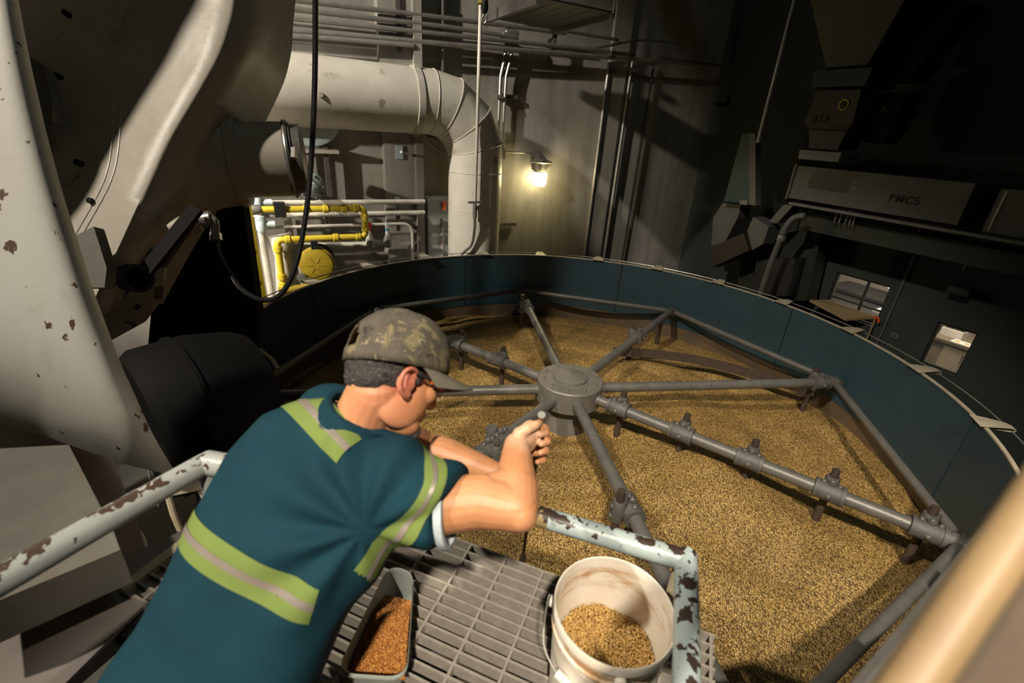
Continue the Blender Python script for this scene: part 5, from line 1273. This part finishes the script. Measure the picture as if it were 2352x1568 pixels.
# folds: real relief, radiating from the right armpit and running across the waist
arm_pit = AT(868, 1205, 0.96)
nv = len(shirt_me.vertices); co = np.zeros(nv*3); shirt_me.vertices.foreach_get('co', co); co = co.reshape(-1, 3)
no = np.array([tuple(v.normal) for v in shirt_me.vertices])
rel = co-np.array(arm_pit); sU = np.array(S_); lU = np.array(Lr); dU = np.array(Dd)
cs, cl = rel@sU, rel@lU; dist = np.linalg.norm(rel, axis=1); ang = np.arctan2(cs, -cl)
f1 = np.sin(ang*9+1.2*np.sin(dist*9))*np.exp(-((dist-0.16)/0.09)**2)*np.clip((dist-0.05)/0.08, 0, 1)*0.0095
tt = ((co-np.array(Ppel))@sU)/LT
f2 = np.array([noise.noise(Vector((a*5, b*14, c*14))) for a, b, c in zip((co@lU), (co@sU), (co@dU))])*0.006*np.clip(1.1-tt, 0.2, 1)
f3 = np.array([noise.noise(Vector((a*3.5+5, b*3.5, c*3.5))) for a, b, c in co])*0.010
co = co+no*(f1+f2+f3)[:, None]
shirt_me.vertices.foreach_set('co', co.reshape(-1)); shirt_me.update()
bvh = BVHTree.FromPolygons([v.co.copy() for v in shirt_me.vertices], [tuple(p_.vertices) for p_ in shirt_me.polygons])
shirt_src = shirt_me.copy()
shirt = attach(shirt_me, 'shirt', 'shirt', person)

def band(planes, name, mat, parent, off, keep=None, thick=0.0012):
    """strip of the shirt surface between cutting planes (point, normal kept on the negative side)"""
    bm = bmesh.new(); bm.from_mesh(shirt_src)
    for co_, no_ in planes:
        g = bm.verts[:]+bm.edges[:]+bm.faces[:]
        bmesh.ops.bisect_plane(bm, geom=g, plane_co=co_, plane_no=no_, clear_outer=True, clear_inner=False)
    if keep:
        bm.normal_update(); dl = [f for f in bm.faces if not keep(f.calc_center_median(), f.normal)]
        bmesh.ops.delete(bm, geom=dl, context='FACES')
    bm.normal_update()
    for v in bm.verts: v.co += v.normal*off
    me = bpy.data.meshes.new(name); bm.to_mesh(me); bm.free()
    o = attach(me, name, mat, parent); o.data.polygons.foreach_set('use_smooth', [True]*len(o.data.polygons))
    return o
def plane3(p1, p2, p3, inside):
    n_ = (p2-p1).cross(p3-p1).normalized()
    if (inside-p1).dot(n_) > 0: n_ = -n_
    return (p1, n_)
def surf(u, v):
    d = (AT(u, v, 1.0)-CAM).normalized(); h = bvh.ray_cast(CAM, d); return h[0] if h[0] is not None else AT(u, v, 0.95)
def edge_plane(a, b, inside, tilt=None):      # plane through two surface points, standing on the surface
    p1, p2 = surf(*a), surf(*b); h = bvh.find_nearest((p1+p2)/2); nn = tilt or h[1]
    return plane3(p1, p2, p1+nn, surf(*inside))
def strip(e1, e2, name, mat, parent, off, keep, tilt=None, caps=()):
    q = [surf(*e1[0]), surf(*e1[1]), surf(*e2[0]), surf(*e2[1])]; ins = sum(q, Vector((0, 0, 0)))/4
    nn = tilt or bvh.find_nearest(ins)[1]
    pl = [plane3(q[0], q[1], q[0]+nn, ins), plane3(q[2], q[3], q[2]+nn, ins)]
    for c1, c2 in caps:
        p1, p2 = surf(*c1), surf(*c2); pl.append(plane3(p1, p2, p1+nn, ins))
    return band(pl, name, mat, parent, off, keep)
def mid2(e1, e2, f_): return tuple((a[0]+(b[0]-a[0])*f_, a[1]+(b[1]-a[1])*f_) for a, b in zip(e1, e2))
# waist band
wt = (Dd*0.95+Lr*0.3).normalized()
E1, E2 = ((480, 1215), (728, 1352)), ((452, 1305), (708, 1432))
kw_ = lambda c, n_: n_.dot(Dd) > -0.45 and (c-shR).length > 0.13
cp = [((734, 1350), (706, 1438))]
wb_ = strip(E1, E2, 'waist_band', 'hivis', person, 0.0022, kw_, wt, cp)
strip(mid2(E1, E2, 0.42), mid2(E1, E2, 0.62), 'reflective_strip', 'silver', wb_, 0.0040, kw_, wt, cp)
# shoulder band
E1, E2 = ((735, 900), (828, 1008)), ((668, 955), (772, 1062))
ks_ = lambda c, n_: n_.dot(-vdir) > -0.2 and (c-surf(745, 978)).length < 0.16
cp = [((834, 1008), (772, 1068))]
sb1 = strip(E1, E2, 'shoulder_band', 'hivis', person, 0.0022, ks_, None, cp)
strip(mid2(E1, E2, 0.40), mid2(E1, E2, 0.60), 'reflective_strip', 'silver', sb1, 0.0040, ks_, None, cp)
# sleeve band
E1, E2 = ((975, 1075), (885, 1215)), ((1025, 1100), (955, 1240))
ka_ = lambda c, n_: (c-(shR+(cuR-shR)*0.75)).length < 0.17
slb = strip(E1, E2, 'sleeve_band', 'hivis', person, 0.0022, ka_)
strip(mid2(E1, E2, 0.42), mid2(E1, E2, 0.62), 'reflective_strip', 'silver', slb, 0.0040, ka_)
# cuff of undershirt
ud = (elR-cuR).normalized()
MB().lathe(cuR-ud*0.015, ud, [(0.060, 0.0), (0.075, 0.004), (0.075, 0.019), (0.064, 0.020)], 32, caps=False).build('undershirt_cuff', 'undershirt', person)

# head frame
Hf = (AX*0.69-AY*0.36+AZ*0.63).normalized(); Hu = (AX*0.22+AY*0.93+AZ*0.28); Hu = (Hu-Hf*Hu.dot(Hf)).normalized()
Hr = Hf.cross(Hu).normalized()
if Hr.dot(AZ) > 0: Hr = -Hr
H0 = AT(905, 862, 1.04)
def hd(f_, r_, u_): return H0+Hf*f_+Hr*r_+Hu*u_
body = MB()
def hball(f_, r_, u_, rf, rr_, ru): body.ball(hd(f_, r_, u_), rf, rr_, ru, Hf, Hr, Hu, 24, 16)
hball(-0.005, 0, 0.035, 0.098, 0.077, 0.095)          # skull
hball(0.035, 0, -0.035, 0.062, 0.064, 0.080)          # face
hball(0.050, 0, -0.095, 0.043, 0.046, 0.032)          # chin and jaw
for s_ in (-1, 1):
    hball(0.014, 0.040*s_, -0.066, 0.052, 0.022, 0.046)      # jaw side
    hball(0.068, 0.036*s_, -0.022, 0.026, 0.026, 0.024)      # cheek
    hball(0.080, 0.033*s_, 0.024, 0.018, 0.028, 0.012)       # brow
    hball(0.078, 0.031*s_, 0.002, 0.012, 0.014, 0.010)       # eyelids
    hball(-0.007, 0.072*s_, -0.018, 0.022, 0.010, 0.027)     # ear bowl
capsule(body, [hd(0.088, 0, 0.012), hd(0.104, 0, -0.015), hd(0.113, 0, -0.034)], [0.009, 0.012, 0.015], 12)   # nose
for s_ in (-1, 1): hball(0.098, 0.013*s_, -0.038, 0.011, 0.009, 0.009)
capsule(body, [hd(0.090, -0.022, -0.064), hd(0.099, 0, -0.062), hd(0.090, 0.022, -0.064)], [0.006, 0.008, 0.006], 10)
capsule(body, [hd(0.088, -0.018, -0.074), hd(0.096, 0, -0.075), hd(0.088, 0.018, -0.074)], [0.006, 0.0085, 0.006], 10)
# ear rims
for s_ in (-1, 1):
    ep = []
    for k in range(14):
        a = math.radians(-150+ 300*k/13); ep.append(hd(-0.006-0.021*math.sin(a+0.0)*0+ -0.020*math.cos(a*0.5)*1.0+0.010+0.0*a, (0.080+0.008*math.cos(a*0.5))*s_, -0.018-0.032*math.sin(a*0.6)))
    ep = [hd(0.012, 0.074*s_, 0.000), hd(0.004, 0.082*s_, 0.009), hd(-0.012, 0.089*s_, 0.011), hd(-0.026, 0.092*s_, 0.002), hd(-0.031, 0.091*s_, -0.014), hd(-0.026, 0.087*s_, -0.030), hd(-0.015, 0.082*s_, -0.042), hd(0.000, 0.076*s_, -0.047), hd(0.010, 0.070*s_, -0.040)]
    capsule(body, smooth_path(ep, 3), [0.0052]*(8*3+1), 8)
    capsule(body, [hd(0.010, 0.073*s_, -0.022), hd(0.006, 0.078*s_, -0.012)], [0.006, 0.005], 8)      # tragus
    capsule(body, smooth_path([hd(-0.012, 0.083*s_, 0.004), hd(-0.016, 0.083*s_, -0.014), hd(-0.010, 0.080*s_, -0.030)], 3), [0.004]*7, 8)
# neck and hidden chest
nk0 = hd(-0.030, 0, -0.045); nk1 = Pneck+Dd*(-0.01)-S_*0.06
capsule(body, [nk0, (nk0+nk1)/2, nk1], [0.060, 0.062, 0.072], 20)
capsule(body, [nk1, shR], [0.06, 0.06], 14); capsule(body, [nk1, shL], [0.06, 0.06], 14)
# right arm
m1 = cuR+(shR-cuR)*0.1
capsule(body, [shR, m1, elR+(shR-elR)*0.2, elR], [0.058, 0.060, 0.055, 0.045], 20)
body.ball(elR+(elR-wrR).normalized()*0.012+(elR-shR).normalized()*0.010, 0.034, nu=20, nv=12)
capsule(body, [elR+(shR-elR)*0.22, elR+(wrR-elR)*0.3], [0.045, 0.045], 18)
fo = [elR, elR+(wrR-elR)*0.25, elR+(wrR-elR)*0.6, wrR]
capsule(body, fo, [0.046, 0.049, 0.040, 0.030], 20)
# left arm
capsule(body, [shL, elL+(shL-elL)*0.1], [0.056, 0.050], 18); capsule(body, [elL, elL+(wrL-elL)*0.3, elL+(wrL-elL)*0.7, wrL], [0.047, 0.049, 0.039, 0.031], 18)
# right hand closed round the rod
body.ball(AT(1212, 1004, 1.125), 0.037, 0.020, 0.040, (AX*0.75+AZ*0.6+AY*0.25).normalized(), (AX*0.55-AZ*0.8).normalized(), AY, 18, 12)
capsule(body, [wrR, AT(1206, 1006, 1.125), AT(1226, 992, 1.165)], [0.029, 0.027, 0.022], 16)
for k in range(4):
    sc_ = (1.0, 1.06, 1.0, 0.86)[k]; y0 = 980+21*k; x0 = (1237, 1240, 1237, 1231)[k]; r_ = (0.0095, 0.0098, 0.0092, 0.008)[k]
    fp = [AT(x0-22, y0-2, 1.160), AT(x0+2, y0-4, 1.182), AT(x0+18, y0+6, 1.166), AT(x0+17, y0+14, 1.138), AT(x0+3, y0+18, 1.122)]
    capsule(body, fp, [r_*1.15, r_*1.1, r_, r_*0.95, r_*0.85], 12)
capsule(body, [AT(1192, 996, 1.095), AT(1212, 984, 1.098), AT(1230, 976, 1.112), AT(1238, 972, 1.126)], [0.016, 0.0135, 0.0115, 0.009], 14)
# left hand, closed on the same rod lower down (mostly hidden)
body.ball(AT(1170, 1100, 1.25), 0.04, 0.02, 0.036, (elL-wrL).normalized(), AZ, AY, 16, 10)
capsule(body, [wrL, AT(1165, 1098, 1.25)], [0.030, 0.027], 14)
for k in range(4):
    y0 = 1080+18*k; fp = [AT(1178, y0, 1.26), AT(1200, y0+2, 1.285), AT(1216, y0+6, 1.275), AT(1216, y0+12, 1.25), AT(1204, y0+15, 1.24)]
    capsule(body, fp, [0.0105, 0.010, 0.009, 0.0088, 0.0078], 10)
capsule(body, [AT(1160, 1082, 1.235), AT(1182, 1078, 1.22), AT(1202, 1084, 1.225)], [0.015, 0.012, 0.010], 12)
def make_skin():
    m, nt, b = newmat('skin')
    tc = nt.nodes.new('ShaderNodeTexCoord'); vec = tc.outputs['Object']
    n1 = noise_tex(nt, vec, 22, 5, 0.6); r = ramp(nt, n1.outputs[0], [(0.3, (0.46, 0.20, 0.09)), (0.7, (0.57, 0.27, 0.13))])
    col = r.outputs[0]
    def spot(center, rad, c, f0=0.75):
        nonlocal col
        d = nt.nodes.new('ShaderNodeVectorMath'); d.operation = 'DISTANCE'; nt.links.new(vec, d.inputs[0]); d.inputs[1].default_value = tuple(center-WORLD_LOC[person.name])
        rr = ramp(nt, d.outputs['Value'], [(0.0, g3(f0)), (rad*0.6, g3(f0*0.8)), (rad, g3(0))]); col = mixc(nt, rr.outputs[0], col, c)
    spot(hd(-0.010, 0.088, -0.018), 0.052, (0.50, 0.13, 0.10), 0.85)
    spot(hd(-0.02, 0.05, -0.075), 0.09, (0.50, 0.20, 0.12), 0.6)
    spot(AT(1212, 1000, 1.09), 0.07, (0.60, 0.40, 0.28), 0.7)
    nt.links.new(col, b.inputs['Base Color']); b.inputs['Roughness'].default_value = 0.5
    b.inputs['Subsurface Weight'].default_value = 0.12; b.inputs['Subsurface Radius'].default_value = (0.012, 0.005, 0.003); b.inputs['Subsurface Scale'].default_value = 0.6
    n2 = noise_tex(nt, vec, 120, 4, 0.6); bump(nt, b, n2.outputs[0], 0.12, 0.004)
    return m
M['skin'] = make_skin()
bme = remesh(body, 0.0028, 5, 0.45)
attach(bme, 'body', 'skin', person)

# hair under the cap
def make_hair():
    m, nt, b = newmat('greying_hair'); tc = nt.nodes.new('ShaderNodeTexCoord')
    n1 = noise_tex(nt, mapping(nt, tc.outputs['Object'], (1, 1, 1)), 160, 4, 0.6, 1.0); r = ramp(nt, n1.outputs[0], [(0.35, (0.018, 0.015, 0.014)), (0.6, (0.06, 0.055, 0.05)), (0.75, (0.20, 0.19, 0.18))])
    nt.links.new(r.outputs[0], b.inputs['Base Color']); b.inputs['Roughness'].default_value = 0.55; bump(nt, b, n1.outputs[0], 0.8, 0.01); return m
M['hair'] = make_hair()
hm = MB()
hm.ball(hd(-0.030, 0, 0.010), 0.084, 0.078, 0.066, Hf, Hr, Hu, 24, 16)
hm.ball(hd(-0.062, 0, -0.022), 0.040, 0.064, 0.040, Hf, Hr, Hu, 20, 12)
for s_ in (-1, 1): hm.ball(hd(0.018, 0.068*s_, 0.008), 0.014, 0.012, 0.026, Hf, Hr, Hu, 12, 8)
hme = remesh(hm, 0.004, 4)
nv = len(hme.vertices); co = np.zeros(nv*3); hme.vertices.foreach_get('co', co); co = co.reshape(-1, 3); no = np.array([tuple(v.normal) for v in hme.vertices])
jit = np.array([noise.noise(Vector((a*60, b*60, c*180))) for a, b, c in co])*0.004
co = co+no*jit[:, None]; hme.vertices.foreach_set('co', co.reshape(-1)); attach(hme, 'hair', 'hair', person)
# goatee
gm = MB(); gm.ball(hd(0.082, 0, -0.108), 0.020, 0.030, 0.026, Hf, Hr, Hu, 14, 10); gm.ball(hd(0.062, 0.0, -0.122), 0.03, 0.03, 0.014, Hf, Hr, Hu, 14, 10)
attach(remesh(gm, 0.004, 3), 'beard', 'hair', person)

# cap
def make_camo():
    m, nt, b = newmat('camouflage_cloth'); tc = nt.nodes.new('ShaderNodeTexCoord'); vec = tc.outputs['Object']
    n0 = noise_tex(nt, vec, 22, 4, 0.6); r0 = ramp(nt, n0.outputs[0], [(0.35, (0.048, 0.041, 0.031)), (0.65, (0.082, 0.070, 0.053))]); col = r0.outputs[0]
    n1 = noise_tex(nt, mapping(nt, vec, (26, 26, 7), (0.3, 0.1, 0)), 1.0, 4, 0.7, 0.8); r1 = ramp(nt, n1.outputs[0], [(0.55, g3(0)), (0.62, g3(1))]); col = mixc(nt, r1.outputs[0], col, (0.155, 0.13, 0.065))
    n2 = noise_tex(nt, mapping(nt, vec, (60, 60, 16), (1.3, 2.1, 0)), 1.0, 4, 0.7, 0.8); r2 = ramp(nt, n2.outputs[0], [(0.61, g3(0)), (0.65, g3(1))]); col = mixc(nt, r2.outputs[0], col, (0.25, 0.215, 0.13))
    n3 = noise_tex(nt, mapping(nt, vec, (30, 30, 11), (4.3, 2.1, 7)), 1.0, 4, 0.7, 0.8); r3 = ramp(nt, n3.outputs[0], [(0.60, g3(0)), (0.66, g3(1))]); col = mixc(nt, r3.outputs[0], col, (0.022, 0.02, 0.016))
    nt.links.new(col, b.inputs['Base Color']); b.inputs['Roughness'].default_value = 0.9
    nw = noise_tex(nt, vec, 260, 3, 0.5); bump(nt, b, nw.outputs[0], 0.25, 0.004); return m
M['camo'] = make_camo()
M['bill'] = paint('faded_bill_cloth', (0.135, 0.122, 0.092), (0.10, 0.09, 0.068), 0.9, scale=18)
Cf = (AX*0.80-AY*0.24+AZ*0.55).normalized(); Cu = (AX*0.12+AY*0.95+AZ*0.24); Cu = (Cu-Cf*Cu.dot(Cf)).normalized(); Cr = Cf.cross(Cu).normalized()
if Cr.dot(AZ) > 0: Cr = -Cr
C00 = hd(0.0, 0, 0.0)+AX*0.008
def cp_(f_, r_, u_): return C00+Cf*f_+Cr*r_+Cu*u_
cap_ = thing('camouflage_cap', cp_(0, 0, 0.02), 'worn camouflage baseball cap on the worker', 'cap')
cf_, cr_, ch_ = 0.116, 0.095, 0.128; cu0 = 0.018
rows = []
nA = 64
for i in range(15):
    ph_ = math.radians(90*i/14)
    row = []
    for j in range(nA+1):
        th_ = 2*math.pi*j/nA     # 0 = front
        e = 0.82
        c_, s_ = math.cos(ph_)**0.74*(1+0.06*math.sin(2*ph_)), math.sin(ph_)
        low = -0.012*math.cos(th_)*0 - 0.014*(1-math.cos(th_))*0.5*0.6
        wob = 1+0.012*math.sin(th_*3+1)+0.010*noise.noise(Vector((th_*1.5, ph_*2, 3)))
        row.append(cp_(-0.006+cf_*c_*math.cos(th_)*wob, cr_*c_*math.sin(th_)*wob, cu0+low*math.cos(ph_)+ch_*s_*wob))
    rows.append(row)
# back opening: drop faces in a half-moon at the back
mbc = MB(); k_, n_ = len(rows), nA+1; vs = [p_ for r_ in rows for p_ in r_]; fs = []
for i in range(k_-1):
    for j in range(nA):
        tc_ = 2*math.pi*(j+0.5)/nA-math.pi; hh = i+0.5
        if 2 < hh < 6.2 and (tc_/0.42)**2+((hh-2.0)/4.0)**2 < 1: continue
        fs.append((i*n_+j, i*n_+j+1, (i+1)*n_+j+1, (i+1)*n_+j))
mbc.add(vs, fs)
co_ = mbc.build('crown', 'camo', cap_, angle=70)
sd = co_.modifiers.new('thick', 'SOLIDIFY'); sd.thickness = 0.003; sd.offset = 0
MB().lathe(cp_(-0.006, 0, cu0+ch_*1.0), Cu, [(0.010, 0), (0.010, 0.003), (0.006, 0.006), (0, 0.007)], 14).build('button', 'camo', cap_)
for th_ in (0.0, 1.05, 2.1, 3.6, 4.2, 5.24):
    pts = []
    for i in range(1, 15):
        r_ = rows[i]; jj = int(round(th_/(2*math.pi)*nA)) % nA; c0 = cp_(-0.006, 0, cu0+0.03); pts.append(c0+(r_[jj]-c0)*1.006)
    if abs(th_-3.14) > 0.45: MB().tube(pts, 0.0012, 6).build('panel_seam', 'camo', cap_)
bl_ = []
for i in range(13):
    a = math.radians(-78+156*i/12); 
    inner = cp_(-0.006+cf_*math.cos(a)*0.985, cr_*math.sin(a)*0.985, cu0-0.002)
    Lb = 0.082*max(0.0, math.cos(a*0.98))**0.55
    row = []
    for j in range(7):
        t = j/6; row.append(inner+Cf*(Lb*t)-Cu*(0.026*(math.sin(a))**2*t+0.010*t*t+0.002*t))
    bl_.append(row)
MB().grid(bl_, 0.004).build('bill', 'bill', cap_, angle=60)
# glasses
gls = thing('safety_glasses', hd(0.09, 0, 0.0), 'safety glasses with red temple worn by the worker', 'glasses')
for s_ in (-1, 1):
    MB().tube(smooth_path([hd(0.005, 0.084*s_, 0.004), hd(0.04, 0.083*s_, 0.004), hd(0.088, 0.070*s_, 0.002)], 4), 0.0035, 8).build('temple', 'black', gls)
    MB().bar(hd(0.046, 0.0855*s_, 0.004), hd(0.082, 0.0775*s_, 0.0), 0.006, 0.015, Hu).build('temple_insert', 'orange', gls)
    MB().box(hd(0.093, 0.068*s_, -0.002), Hf*0.010, Hr*0.005, Hu*0.002).build('hinge', 'black', gls)
    lr = []
    for i in range(7):
        a = i/6; lr.append([hd(0.106+0.006*math.sin(math.pi*a*0.5)-0.018*a*a, (0.008+0.060*a)*s_, 0.006-0.036*b_+0.004*a) for b_ in (0, 0.33, 0.66, 1)])
    MB().grid(lr, 0.0015).build('lens', 'lens', gls, angle=60)
MB().tube([hd(0.108, -0.012, 0.0), hd(0.110, 0, 0.002), hd(0.108, 0.012, 0.0)], 0.003, 8).build('bridge', 'black', gls)

# collar
kr = []
cn = (nk0-nk1).normalized(); cx_, cy_, _ = basis(cn, Dd)
cc0 = nk1+cn*0.035
for j in range(33):
    a = 2*math.pi*j/32; d = cx_*math.cos(a)+cy_*math.sin(a); back = d.dot(Dd)
    h = 0.040+0.012*back
    kr.append([cc0+d*0.076+cn*(h-0.02), cc0+d*0.079+cn*h, cc0+d*0.084+cn*(h+0.001), cc0+d*0.096+cn*(h-0.03), cc0+d*0.106+cn*(-0.012)])
MB().grid(kr, 0.002).build('collar', 'shirt', person, angle=70)

# trousers: hips, kneeling thighs and shins, boots (mostly below the frame)
tr = MB(); fw = Vector((S_.x, S_.y, 0)).normalized(); rt = Vector((fw.y, -fw.x, 0))
hipc = Ppel-S_*0.06
tr.ball(hipc, 0.18, 0.145, 0.16, Lr, Dd, S_, 24, 14)
kz = ZP+0.075
for s_ in (-1, 1):
    hp2 = hipc+Lr*0.09*s_; kn = Vector((hipc.x, hipc.y, kz))+rt*0.11*s_+fw*0.10; an_ = kn-fw*0.36-Z*0.012
    capsule(tr, [hp2, (hp2+kn)/2, kn], [0.105, 0.09, 0.072], 18); capsule(tr, [kn, kn-fw*0.15, an_], [0.068, 0.062, 0.045], 16)
    bt = MB(); capsule(bt, [an_+fw*0.02, an_-fw*0.05-Z*0.005, an_-fw*0.10-Z*0.01], [0.046, 0.05, 0.042], 14); capsule(bt, [an_-fw*0.10+Z*0.02, an_-fw*0.11-Z*0.015], [0.042, 0.04], 14)
    attach(remesh(bt, 0.006, 4), 'boot', 'leather', person)
attach(remesh(tr, 0.009, 6), 'trousers', 'trousers', person)

# sampling rod in the right hand
rd_ = thing('sampling_rod', Vector((0.14, 1.91, CZ-2.36)), 'thin steel sampling rod held upright in the fist', 'rod')
rt0, rt1 = AT(1244, 952, 1.120), AT(1200, 1292, 2.62)
rt1 = HZ(1200, 1288, -2.28)
dr_ = (rt1-rt0).normalized(); mid_ = rt0+dr_*0.18
MB().tube([rt0-dr_*0.0, rt0+dr_*0.012, mid_], [0.0095, 0.0075, 0.0065], 14).build('handle', 'galv', rd_)
MB().tube([mid_, rt1-dr_*0.12], 0.0075, 12).build('shaft', 'tine', rd_)
MB().tube([rt1-dr_*0.14, rt1-dr_*0.12, rt1], [0.009, 0.02, 0.02], 12).build('sampler_tip', 'tine', rd_)
